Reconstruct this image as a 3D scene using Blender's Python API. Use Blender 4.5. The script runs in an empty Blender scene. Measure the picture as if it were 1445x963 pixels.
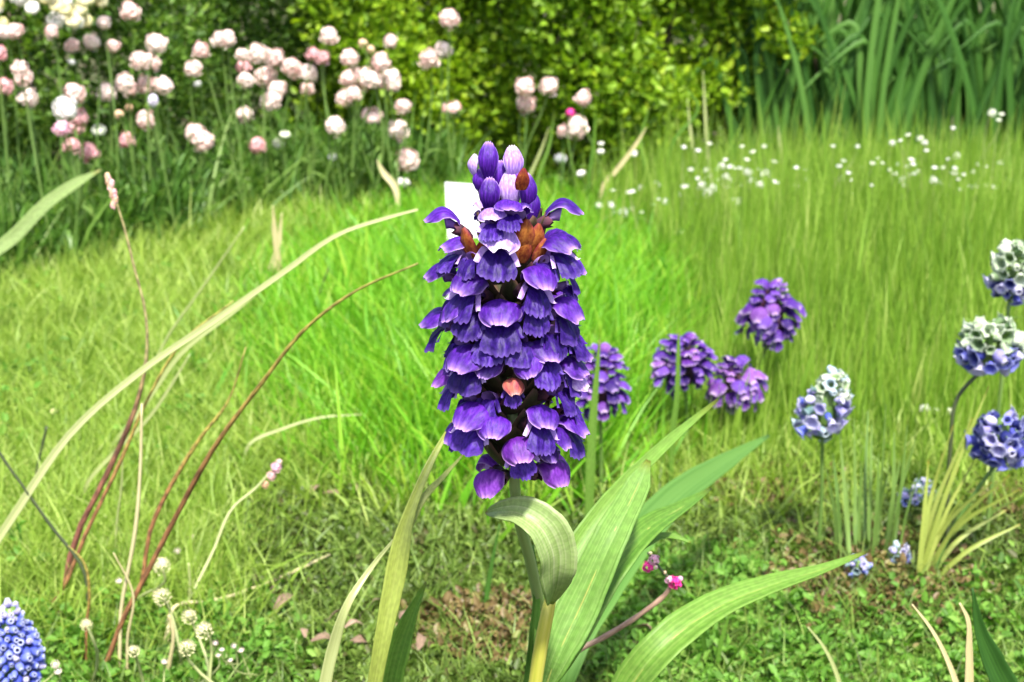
import bpy, math, random
import numpy as np
from mathutils import Vector, Matrix
R = math.radians
rng = np.random.default_rng(11)
random.seed(11)
scene = bpy.context.scene

# ------------------------------------------------------------------ camera, world, sun, exposure
U = 0.7                                  # metres per layout unit
CAM = Vector((0, 0, 0.45 * U)); PITCH = R(15.0); FPX = 2007.0
cd = bpy.data.cameras.new('camera'); cam = bpy.data.objects.new('camera', cd)
scene.collection.objects.link(cam); scene.camera = cam
cam.location = CAM; cam.rotation_euler = (R(90) - PITCH, 0, 0)
cd.sensor_width = 36; cd.lens = FPX * 36 / 1445
cd.clip_start = 0.01; cd.clip_end = 2000
cd.dof.use_dof = True; cd.dof.focus_distance = 0.345; cd.dof.aperture_fstop = 36

SUN_EL, SUN_AZ = R(60), R(168)          # azimuth: direction towards the sun, from +Y clockwise
world = bpy.data.worlds.new('World'); scene.world = world; world.use_nodes = True
wn = world.node_tree.nodes; wl = world.node_tree.links
sky = wn.new('ShaderNodeTexSky'); sky.sky_type = 'NISHITA'; sky.sun_disc = False
sky.sun_elevation = SUN_EL; sky.sun_rotation = SUN_AZ; sky.dust_density = 3.0; sky.air_density = 1.0; sky.ozone_density = 0.6
wl.new(sky.outputs[0], wn['Background'].inputs[0]); wn['Background'].inputs[1].default_value = 0.105
sd = bpy.data.lights.new('sun', 'SUN'); sun = bpy.data.objects.new('sun', sd); scene.collection.objects.link(sun)
sd.energy = 3.5; sd.angle = R(5); sd.color = (1.0, 0.95, 0.86)
sdir = Vector((math.sin(SUN_AZ) * math.cos(SUN_EL), math.cos(SUN_AZ) * math.cos(SUN_EL), math.sin(SUN_EL)))
sun.rotation_euler = sdir.to_track_quat('Z', 'Y').to_euler()
scene.view_settings.view_transform = 'Standard'; scene.view_settings.look = 'None'
scene.view_settings.gamma = 1.0; scene.view_settings.exposure = 1.86
scene.view_settings.use_curve_mapping = False
scene.render.engine = 'CYCLES'
scene.cycles.max_bounces = 6; scene.cycles.transmission_bounces = 4; scene.cycles.transparent_max_bounces = 4

# ------------------------------------------------------------------ layout: pixel -> point
cF = Vector((0, math.cos(PITCH), -math.sin(PITCH))); cR = Vector((1, 0, 0)); cU = Vector((0, math.sin(PITCH), math.cos(PITCH)))
def ray(px, py): return cF * FPX + cR * (px - 722.5) + cU * (481.5 - py)
def P(px, py, d):                        # point at layout distance d (forward, along the ground)
    r = ray(px, py); return CAM + r * (d * U / r.y)
def G(px, py):                           # point on the ground
    r = ray(px, py); return CAM + r * (-CAM.z / r.z)
def gd(px, py): return G(px, py).y / U
def mpp(d): return d * U / FPX           # metres per pixel
def project(x, y, z=0.0):
    dy, dz = y, z - CAM.z
    f = dy * cF.y + dz * cF.z; u = dy * cU.y + dz * cU.z
    return 722.5 + FPX * x / f, 481.5 - FPX * u / f

# ------------------------------------------------------------------ mesh helpers
COL = scene.collection
def mesh_np(name, v, f, mat=None, tint=None, rim=None, uv=None, smooth=False):
    v = np.asarray(v, dtype=np.float32).reshape(-1, 3); me = bpy.data.meshes.new(name)
    if isinstance(f, np.ndarray):
        n, k = f.shape
        me.vertices.add(len(v)); me.vertices.foreach_set('co', v.ravel())
        me.loops.add(n * k); me.loops.foreach_set('vertex_index', f.astype(np.int32).ravel())
        me.polygons.add(n); me.polygons.foreach_set('loop_start', np.arange(0, n * k, k, dtype=np.int32))
        me.update(calc_edges=True)
    else:
        me.from_pydata([tuple(map(float, p)) for p in v], [], [tuple(map(int, q)) for q in f])
    if tint is not None:
        a = me.attributes.new('tint', 'FLOAT', 'POINT'); a.data.foreach_set('value', np.asarray(tint, dtype=np.float32))
    if rim is not None:
        a = me.attributes.new('rim', 'FLOAT', 'POINT'); a.data.foreach_set('value', np.asarray(rim, dtype=np.float32))
    if uv is not None:
        l = me.uv_layers.new(name='UVMap'); li = np.zeros(len(me.loops), dtype=np.int32)
        me.loops.foreach_get('vertex_index', li)
        l.data.foreach_set('uv', np.asarray(uv, dtype=np.float32)[li].ravel())
    if smooth: me.polygons.foreach_set('use_smooth', np.ones(len(me.polygons), dtype=bool))
    if mat: me.materials.append(mat)
    return me

ORG = {}
def thing(name, label, cat, base, group=None, kind=None):
    o = bpy.data.objects.new(name, None); COL.objects.link(o); o.location = base; o.empty_display_size = 0.02
    tag(o, label, cat, group, kind or 'thing'); ORG[o] = Vector(base); return o
def tag(o, label, cat, group=None, kind=None):
    o['label'] = label; o['category'] = cat
    if group: o['group'] = group
    if kind: o['kind'] = kind
def link(name, me, parent=None, mat4=None):
    o = bpy.data.objects.new(name, me); COL.objects.link(o)
    if parent: o.parent = parent
    if mat4 is not None: o.matrix_local = mat4
    ORG[o] = ORG.get(parent, Vector((0, 0, 0))) if parent else Vector((0, 0, 0))
    return o
def part(name, geo, mat, parent, smooth=True, thick=0.0):
    v, f, uv = geo; v = np.asarray(v, dtype=float) - np.array(ORG.get(parent, (0, 0, 0)))
    o = link(name, mesh_np(name, v, f, mat, uv=uv, smooth=smooth), parent)
    if thick:
        m = o.modifiers.new('thickness', 'SOLIDIFY'); m.thickness = thick; m.offset = 0
    return o

def spline(pts, n):
    p = np.array([tuple(q) for q in pts], dtype=float)
    if len(p) == 2: return p[0] + (p[1] - p[0]) * np.linspace(0, 1, n)[:, None]
    h = np.maximum(np.linalg.norm(np.diff(p, axis=0), axis=1), 1e-6); dv = np.diff(p, axis=0) / h[:, None]; m = np.zeros_like(p); m[0], m[-1] = dv[0], dv[-1]
    m[1:-1] = (dv[:-1] * h[1:, None] + dv[1:] * h[:-1, None]) / (h[1:] + h[:-1])[:, None]; out = []
    for s in np.linspace(0, len(p) - 1 - 1e-6, n):
        i = int(s); t = s - i
        out.append((2 * t ** 3 - 3 * t * t + 1) * p[i] + (t ** 3 - 2 * t * t + t) * h[i] * m[i] + (3 * t * t - 2 * t ** 3) * p[i + 1] + (t ** 3 - t * t) * h[i] * m[i + 1])
    return np.array(out)
def prof(vals, n): return np.interp(np.linspace(0, 1, n), np.linspace(0, 1, len(vals)), vals)
def tangents(p):
    t = np.gradient(p, axis=0); return t / np.maximum(np.linalg.norm(t, axis=1, keepdims=True), 1e-12)
def tube(pts, radii, sides=7, n=24, wob=0.0):
    p = spline(pts, n); r = prof(radii, n) if np.ndim(radii) else np.full(n, radii)
    if wob: r = r * (1 + wob * rng.normal(size=n))
    t = tangents(p); ref = np.array([0.31, -0.9, 0.2]); s = np.cross(t, ref); s /= np.linalg.norm(s, axis=1, keepdims=True); b = np.cross(t, s)
    v, f, uv = [], [], []
    for i in range(n):
        for k in range(sides):
            a = 2 * math.pi * k / sides
            v.append(p[i] + r[i] * (math.cos(a) * s[i] + math.sin(a) * b[i])); uv.append((k / sides, i / (n - 1)))
    for i in range(n - 1):
        for k in range(sides): f.append((i * sides + k, i * sides + (k + 1) % sides, (i + 1) * sides + (k + 1) % sides, (i + 1) * sides + k))
    f.append(tuple(range(sides - 1, -1, -1))); f.append(tuple(range((n - 1) * sides, n * sides)))
    return v, f, uv
def ribbon(pts, widths, normal=(0, -0.8, 0.55), fold=0.25, n=28, m=6, twist=(0, 0), wave=0.0):
    p = spline(pts, n); w = prof(widths, n) / 2 * (1 + .035 * np.sin(np.arange(n) * 1.7 + rng.random() * 6) * np.sin(np.arange(n) * .6 + rng.random() * 6)); t = tangents(p); nn = np.array(normal, float)
    tw = np.linspace(R(twist[0]), R(twist[1]), n); v, f, uv = [], [], []
    for i in range(n):
        s = np.cross(t[i], nn); s /= np.linalg.norm(s); b = np.cross(s, t[i])
        s2 = s * math.cos(tw[i]) + b * math.sin(tw[i]); b2 = np.cross(s2, t[i])
        for k in range(m + 1):
            q = -1 + 2 * k / m
            v.append(p[i] + s2 * w[i] * q * (1 - 0.12 * fold * abs(q)) + b2 * w[i] * (fold * (abs(q) ** 1.4) + wave * q * math.sin(i * 0.9 + 1.3)))
            uv.append((k / m, i / (n - 1)))
    for i in range(n - 1):
        for k in range(m):
            a = i * (m + 1) + k; f.append((a, a + 1, a + m + 2, a + m + 1))
    return v, f, uv

# vectorised scatter: many blades / many leaflets as one mesh
def blades(base, h, w, az, lean, curve, face, seg=3):
    n = len(h); t = np.linspace(0, 1, seg + 1)
    dx, dy = np.cos(az), np.sin(az); sx, sy = -np.sin(face), np.cos(face)
    V = np.zeros((n, seg + 1, 2, 3), dtype=np.float32)
    for i, s in enumerate(t):
        off = h * (lean * s + curve * s * s); zz = h * s * np.sqrt(np.clip(1 - (lean * .6 + curve * .6 * s) ** 2, .08, 1))
        ww = w * (1 - s ** 1.6) * .5 + w * 0.03
        for j, sg in enumerate((-1, 1)):
            V[:, i, j, 0] = base[:, 0] + dx * off + sg * sx * ww
            V[:, i, j, 1] = base[:, 1] + dy * off + sg * sy * ww
            V[:, i, j, 2] = base[:, 2] + zz
    b0 = np.arange(n)[:, None] * (2 * (seg + 1)); q = []
    for i in range(seg): q.append(np.stack([b0[:, 0] + 2 * i, b0[:, 0] + 2 * i + 1, b0[:, 0] + 2 * i + 3, b0[:, 0] + 2 * i + 2], 1))
    return V.reshape(-1, 3), np.concatenate(q), 2 * (seg + 1)
def leaflets(pos, axis, normal, L, W, fold=0.25):
    n = len(L); a = axis / np.linalg.norm(axis, axis=1, keepdims=True)
    s = np.cross(a, normal); s /= np.maximum(np.linalg.norm(s, axis=1, keepdims=True), 1e-9); nr = np.cross(s, a)
    V = np.zeros((n, 6, 3), dtype=np.float32); L = L[:, None]; W = W[:, None] / 2
    V[:, 0] = pos; V[:, 3] = pos + a * L - nr * L * 0.12
    for (i, u, q) in ((1, .3, -1), (2, .72, -.8), (4, .72, .8), (5, .3, 1)): V[:, i] = pos + a * L * u + s * W * q + nr * W * fold * 1.6
    b = np.arange(n) * 6
    F = np.concatenate([np.stack([b, b + 3, b + 2, b + 1], 1), np.stack([b, b + 5, b + 4, b + 3], 1)])
    return V.reshape(-1, 3), F, 6
def unit(n):
    v = rng.normal(size=(n, 3)); return v / np.linalg.norm(v, axis=1, keepdims=True)

# ------------------------------------------------------------------ materials
def mat_nodes(name):
    m = bpy.data.materials.new(name); m.use_nodes = True; nt = m.node_tree; return m, nt.nodes, nt.links
def ramp(n, cols):
    r = n.new('ShaderNodeValToRGB'); e = r.color_ramp.elements
    while len(e) < len(cols): e.new(0.5)
    for i, c in enumerate(cols):
        e[i].position = c[3] if len(c) > 3 else i / (len(cols) - 1); e[i].color = (c[0], c[1], c[2], 1)
    return r
def finish(m, n, l, col, trans, rough, spec=0.35, bump=None, tcol=None, coat=0.0):
    b = n['Principled BSDF']; b.inputs['Roughness'].default_value = rough; b.inputs['Specular IOR Level'].default_value = spec
    l.new(col, b.inputs['Base Color'])
    if coat: b.inputs['Sheen Weight'].default_value = coat
    out = n['Material Output']
    if bump is not None: l.new(bump, b.inputs['Normal'])
    if trans > 0:
        t = n.new('ShaderNodeBsdfTranslucent'); mx = n.new('ShaderNodeMixShader'); mx.inputs[0].default_value = trans
        g = n.new('ShaderNodeMix'); g.data_type = 'RGBA'; g.blend_type = 'MULTIPLY'; g.inputs[0].default_value = 1.0
        g.inputs[7].default_value = tcol or (1.25, 1.3, 0.6, 1); l.new(col, g.inputs[6])
        l.new(g.outputs[2], t.inputs[0]); l.new(b.outputs[0], mx.inputs[1]); l.new(t.outputs[0], mx.inputs[2]); l.new(mx.outputs[0], out.inputs[0])
    return m
def stuff_mat(name, cols, trans=0.35, rough=0.5, patch=0.0, pscale=6.0):
    m, n, l = mat_nodes(name); at = n.new('ShaderNodeAttribute'); at.attribute_name = 'tint'
    r = ramp(n, cols); src = at.outputs['Fac']
    if patch:
        g = n.new('ShaderNodeNewGeometry'); nz = n.new('ShaderNodeTexNoise'); nz.inputs['Scale'].default_value = pscale; nz.inputs['Detail'].default_value = 3
        l.new(g.outputs['Position'], nz.inputs['Vector'])
        ma = n.new('ShaderNodeMath'); ma.operation = 'MULTIPLY_ADD'; ma.inputs[1].default_value = patch * 2; l.new(nz.outputs[0], ma.inputs[0])
        sb = n.new('ShaderNodeMath'); sb.operation = 'SUBTRACT'; sb.inputs[1].default_value = patch; l.new(src, sb.inputs[0]); l.new(sb.outputs[0], ma.inputs[2]); src = ma.outputs[0]
    l.new(src, r.inputs[0]); return finish(m, n, l, r.outputs[0], trans, rough)
def leaf_mat(name, cols, trans=0.3, rough=0.42, streak=(26, 1.5), vary=0.25, spec=0.4, along=None, mottle=0.0):
    if name in ('broad_leaf', 'strap_leaf', 'broad_leaf_lit', 'yellow_green_blade'): mottle, along = .16, [(.97, 1, .92, 0), (1, 1, 1, .3), (1, 1, .96, .93), (1, .74, .5, .985), (.72, .42, .25, 1)]
    """streaked leaf or stem: fine lines along its length, mild random change between objects, optional colours along the length"""
    m, n, l = mat_nodes(name); tc = n.new('ShaderNodeTexCoord'); mp = n.new('ShaderNodeMapping')
    mp.inputs['Scale'].default_value = (streak[0], streak[1], 1); l.new(tc.outputs['UV'], mp.inputs[0])
    nz = n.new('ShaderNodeTexNoise'); nz.inputs['Scale'].default_value = 1.0; nz.inputs['Detail'].default_value = 4; l.new(mp.outputs[0], nz.inputs[0])
    oi = n.new('ShaderNodeObjectInfo'); ma = n.new('ShaderNodeMath'); ma.operation = 'MULTIPLY_ADD'; ma.inputs[1].default_value = vary
    l.new(oi.outputs['Random'], ma.inputs[0]); sb = n.new('ShaderNodeMath'); sb.operation = 'SUBTRACT'; sb.inputs[1].default_value = vary / 2
    l.new(nz.outputs[0], sb.inputs[0]); l.new(sb.outputs[0], ma.inputs[2])
    st = n.new('ShaderNodeMapRange'); st.inputs[1].default_value = 0.25; st.inputs[2].default_value = 0.75; l.new(ma.outputs[0], st.inputs[0])
    r = ramp(n, cols); l.new(st.outputs[0], r.inputs[0]); col = r.outputs[0]
    if along:
        sx = n.new('ShaderNodeSeparateXYZ'); l.new(tc.outputs['UV'], sx.inputs[0]); r2 = ramp(n, along); l.new(sx.outputs[1], r2.inputs[0])
        mx = n.new('ShaderNodeMix'); mx.data_type = 'RGBA'; mx.blend_type = 'MULTIPLY'; mx.inputs[0].default_value = 1; l.new(col, mx.inputs[6]); l.new(r2.outputs[0], mx.inputs[7]); col = mx.outputs[2]
    if mottle:
        g = n.new('ShaderNodeTexNoise'); g.inputs['Scale'].default_value = 9; g.inputs['Detail'].default_value = 5; mp2 = n.new('ShaderNodeMapping'); mp2.inputs['Scale'].default_value = (.6, 6, 1)
        l.new(tc.outputs['UV'], mp2.inputs[0]); l.new(mp2.outputs[0], g.inputs[0]); r3 = ramp(n, [(1, 1, 1, .42), (1 - mottle, 1 - mottle * 1.05, 1 - mottle, .58)]); l.new(g.outputs[0], r3.inputs[0])
        mx = n.new('ShaderNodeMix'); mx.data_type = 'RGBA'; mx.blend_type = 'MULTIPLY'; mx.inputs[0].default_value = 1; l.new(col, mx.inputs[6]); l.new(r3.outputs[0], mx.inputs[7]); col = mx.outputs[2]
    bp = n.new('ShaderNodeBump'); bp.inputs['Strength'].default_value = 0.25; bp.inputs['Distance'].default_value = 0.0004; l.new(nz.outputs[0], bp.inputs['Height'])
    return finish(m, n, l, col, trans, rough, spec, bp.outputs[0])
def petal_mat(name, cols, rimcol, trans=0.25, rough=0.5, nscale=420, tcol=(1.0, .9, 1.1, 1), vary=0.3, spec=0.2):
    """petal: fine mottling in object space, random change between objects, pale margin where the mesh attribute 'rim' is 1"""
    m, n, l = mat_nodes(name); tc = n.new('ShaderNodeTexCoord'); nz = n.new('ShaderNodeTexNoise'); nz.inputs['Scale'].default_value = nscale; nz.inputs['Detail'].default_value = 4
    mpv = n.new('ShaderNodeMapping'); mpv.inputs['Scale'].default_value = (.35, 1.6, 1.0); l.new(tc.outputs['Object'], mpv.inputs[0]); l.new(mpv.outputs[0], nz.inputs[0]); oi = n.new('ShaderNodeObjectInfo')
    ma = n.new('ShaderNodeMath'); ma.operation = 'MULTIPLY_ADD'; ma.inputs[1].default_value = vary; l.new(oi.outputs['Random'], ma.inputs[0])
    sb = n.new('ShaderNodeMath'); sb.operation = 'SUBTRACT'; sb.inputs[1].default_value = vary / 2; l.new(nz.outputs[0], sb.inputs[0]); l.new(sb.outputs[0], ma.inputs[2])
    st = n.new('ShaderNodeMapRange'); st.inputs[1].default_value = 0.28; st.inputs[2].default_value = 0.72; l.new(ma.outputs[0], st.inputs[0])
    r = ramp(n, cols); l.new(st.outputs[0], r.inputs[0])
    at = n.new('ShaderNodeAttribute'); at.attribute_name = 'rim'; mx = n.new('ShaderNodeMix'); mx.data_type = 'RGBA'
    l.new(at.outputs['Fac'], mx.inputs[0]); l.new(r.outputs[0], mx.inputs[6]); mx.inputs[7].default_value = (*rimcol, 1)
    bp = n.new('ShaderNodeBump'); bp.inputs['Strength'].default_value = 0.35; bp.inputs['Distance'].default_value = 0.0006; l.new(nz.outputs[0], bp.inputs['Height'])
    return finish(m, n, l, mx.outputs[2], trans, rough, spec, bp.outputs[0], tcol)

M = {}
M['lawn'] = stuff_mat('lawn_blade', [(.09, .17, .018), (.17, .28, .03), (.24, .35, .05), (.34, .42, .11)], trans=.42, patch=.4, pscale=9)
M['bright'] = stuff_mat('lush_blade', [(.05, .18, .008), (.10, .30, .010), (.17, .38, .018), (.27, .40, .04)], trans=.42, patch=.35, pscale=14)
M['meadow'] = stuff_mat('meadow_blade', [(.06, .13, .012), (.13, .25, .02), (.20, .33, .035), (.30, .38, .09)], trans=.42, patch=.35, pscale=7)
M['moss'] = stuff_mat('moss_leaf', [(.07, .055, .02), (.05, .085, .012), (.09, .16, .02), (.18, .26, .05)], trans=.3, patch=.5, pscale=16)
M['drymoss'] = stuff_mat('dry_moss', [(.05, .035, .012), (.10, .065, .025), (.15, .11, .04), (.13, .16, .03)], trans=.15, patch=.35, pscale=20)
M['herb'] = stuff_mat('herb_leaf', [(.05, .12, .014), (.08, .20, .02), (.12, .27, .03), (.20, .33, .06)], trans=.4, rough=.6, patch=.35, pscale=18)
M['bed'] = stuff_mat('bed_leaf', [(.022, .06, .010), (.05, .13, .016), (.09, .20, .025), (.17, .27, .05)], trans=.38, patch=.35, pscale=10)
M['box'] = stuff_mat('box_leaf', [(.045, .11, .006), (.13, .25, .010), (.24, .38, .015), (.36, .47, .03)], trans=.42, rough=.5, patch=.35, pscale=5)
M['darkhedge'] = stuff_mat('shrub_leaf', [(.025, .07, .010), (.06, .14, .016), (.11, .21, .022), (.18, .28, .04)], trans=.4, patch=.4, pscale=6)
M['boxleaf'] = leaf_mat('box_single_leaf', [(.10, .21, .010), (.18, .32, .016), (.25, .38, .03)], streak=(3, 3), trans=.42, rough=.5)
M['iris'] = leaf_mat('sword_leaf', [(.018, .065, .008), (.032, .10, .012), (.05, .14, .018), (.085, .19, .034)], streak=(12, 1), trans=.32, vary=.5, rough=.55, spec=.25)
M['broad'] = leaf_mat('broad_leaf', [(.085, .19, .026), (.125, .25, .045), (.17, .30, .07), (.23, .35, .12)], streak=(22, .8), trans=.32, rough=.55, spec=.25)
M['broadlit'] = leaf_mat('broad_leaf_lit', [(.13, .22, .05), (.19, .29, .08), (.26, .35, .13), (.36, .42, .22)], streak=(18, .7), trans=.35)  # paler copy of the broad leaf green, brightness of a lit leaf put into the colour
M['longleaf'] = leaf_mat('strap_leaf', [(.055, .15, .014), (.095, .215, .024), (.14, .265, .04), (.20, .32, .075)], streak=(18, .6), trans=.35, rough=.5, spec=.3)
M['yellowgreen'] = leaf_mat('yellow_green_blade', [(.22, .28, .05), (.28, .34, .07), (.34, .39, .11)], streak=(16, .8), trans=.3)
M['yellowstem'] = leaf_mat('yellow_stem', [(.22, .25, .03), (.32, .32, .045), (.40, .38, .09)], streak=(10, .8), trans=.15)
M['straw'] = leaf_mat('straw', [(.30, .26, .12), (.40, .35, .18), (.50, .45, .26)], streak=(8, 3), trans=.15, rough=.6)
M['palegrass'] = leaf_mat('pale_grass', [(.22, .27, .09), (.31, .35, .14), (.40, .43, .22)], streak=(8, 2), trans=.25)
M['greenstem'] = leaf_mat('green_stem', [(.06, .13, .025), (.10, .18, .035), (.15, .23, .06)], streak=(6, 3), trans=.15)
M['darkstem'] = leaf_mat('dark_stem', [(.02, .03, .012), (.04, .055, .02), (.07, .085, .03)], streak=(6, 4), trans=.0, rough=.6)
M['brown'] = leaf_mat('brown_stem', [(.07, .025, .018), (.15, .065, .04), (.27, .15, .09)], streak=(6, 14), trans=.05, rough=.6, mottle=.5)
M['browngreen'] = leaf_mat('brown_green_stem', [(.5, .42, .3), (.7, .6, .45), (.9, .85, .7)], streak=(6, 30), trans=.1, rough=.6, mottle=.6,
                           along=[(.42, .25, .14, 0), (.40, .21, .11, .50), (.50, .44, .12, .66), (.42, .48, .12, 1)])
M['redgreen'] = leaf_mat('red_green_stem', [(.5, .42, .4), (.7, .6, .55), (.9, .85, .8)], streak=(6, 30), trans=.1, rough=.6, mottle=.6,
                         along=[(.45, .24, .18, 0), (.32, .14, .10, .30), (.36, .20, .12, .46), (.52, .54, .24, .60), (.50, .50, .22, 1)])
M['twig'] = leaf_mat('pinkish_twig', [(.17, .10, .07), (.26, .17, .12), (.36, .26, .19)], streak=(5, 12), trans=.0, rough=.65)
M['wood'] = leaf_mat('hedge_twig', [(.025, .02, .012), (.05, .038, .022), (.08, .06, .035)], streak=(5, 8), trans=0, rough=.8)
M['deadleaf'] = leaf_mat('dead_leaf', [(.11, .07, .045), (.18, .12, .08), (.27, .19, .13)], streak=(5, 3), trans=.1, rough=.75)
# hero petals
VIO = [(.020, .003, .105), (.045, .006, .19), (.085, .014, .30)]
M['hood'] = petal_mat('violet_hood', VIO, (.40, .24, .62), nscale=900)
M['hoodred'] = petal_mat('red_violet_hood', [(.06, .008, .16), (.11, .018, .26), (.17, .04, .36)], (.42, .22, .55), nscale=900)
M['lip'] = petal_mat('blue_violet_lip', [(.012, .003, .070), (.026, .006, .135), (.058, .015, .25)], (.20, .12, .46), nscale=900)
M['palehood'] = petal_mat('pale_lilac_hood', [(.20, .10, .44), (.34, .20, .56), (.50, .36, .66)], (.70, .58, .76), nscale=900)
M['lobe'] = petal_mat('pale_lobe', [(.24, .12, .48), (.36, .22, .56), (.50, .34, .64)], (.74, .62, .80), nscale=900)
M['tubem'] = petal_mat('pale_tube', [(.10, .04, .22), (.20, .10, .36), (.34, .22, .50)], (.5, .4, .6), nscale=300)
M['calyx'] = petal_mat('dark_calyx', [(.012, .010, .010), (.035, .016, .026), (.07, .022, .04)], (.16, .05, .08), trans=.05, nscale=350, rough=.6)
M['bract'] = petal_mat('dark_bract', [(.016, .022, .008), (.035, .038, .014), (.06, .045, .022)], (.10, .05, .04), trans=.1, nscale=300, rough=.65)
M['orange'] = petal_mat('orange_bract', [(.08, .010, .010), (.20, .045, .012), (.40, .15, .03)], (.16, .010, .030), nscale=700, tcol=(1.2, .8, .5, 1))
M['wither'] = petal_mat('withered_petal', [(.20, .03, .06), (.34, .09, .06), (.46, .20, .12)], (.50, .28, .26), nscale=300, tcol=(1.1, .9, .8, 1))
M['hstem'] = leaf_mat('flower_stem', [(.10, .16, .05), (.17, .24, .08), (.24, .30, .13)], streak=(5, 4), trans=.1)

# ------------------------------------------------------------------ ground
def ground():
    m, n, l = mat_nodes('soil'); g = n.new('ShaderNodeNewGeometry'); a = n.new('ShaderNodeTexNoise'); a.inputs['Scale'].default_value = 14; a.inputs['Detail'].default_value = 8
    l.new(g.outputs['Position'], a.inputs[0]); r = ramp(n, [(.035, .026, .014, .3), (.06, .048, .022, .45), (.05, .075, .018, .6), (.07, .11, .022, .75)]); l.new(a.outputs[0], r.inputs[0])
    b = n.new('ShaderNodeTexNoise'); b.inputs['Scale'].default_value = 180; b.inputs['Detail'].default_value = 6; l.new(g.outputs['Position'], b.inputs[0])
    bp = n.new('ShaderNodeBump'); bp.inputs['Strength'].default_value = .8; bp.inputs['Distance'].default_value = .004; l.new(b.outputs[0], bp.inputs['Height'])
    finish(m, n, l, r.outputs[0], 0, .9, .2, bp.outputs[0])
    xs = np.concatenate([[-500, -60, -10], np.linspace(-3, 3, 41), [10, 60, 500]]); ys = np.concatenate([[-500, -60, -10], np.linspace(-1, 5, 41), [10, 60, 500]])
    v = np.array([(x, y, 0.0) for y in ys for x in xs]); k = len(xs)
    f = np.array([(j * k + i, j * k + i + 1, (j + 1) * k + i + 1, (j + 1) * k + i) for j in range(len(ys) - 1) for i in range(k - 1)])
    o = link('ground', mesh_np('ground', v, f, m)); tag(o, 'brown soil and moss under the meadow', 'ground', kind='structure')
ground()

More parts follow.
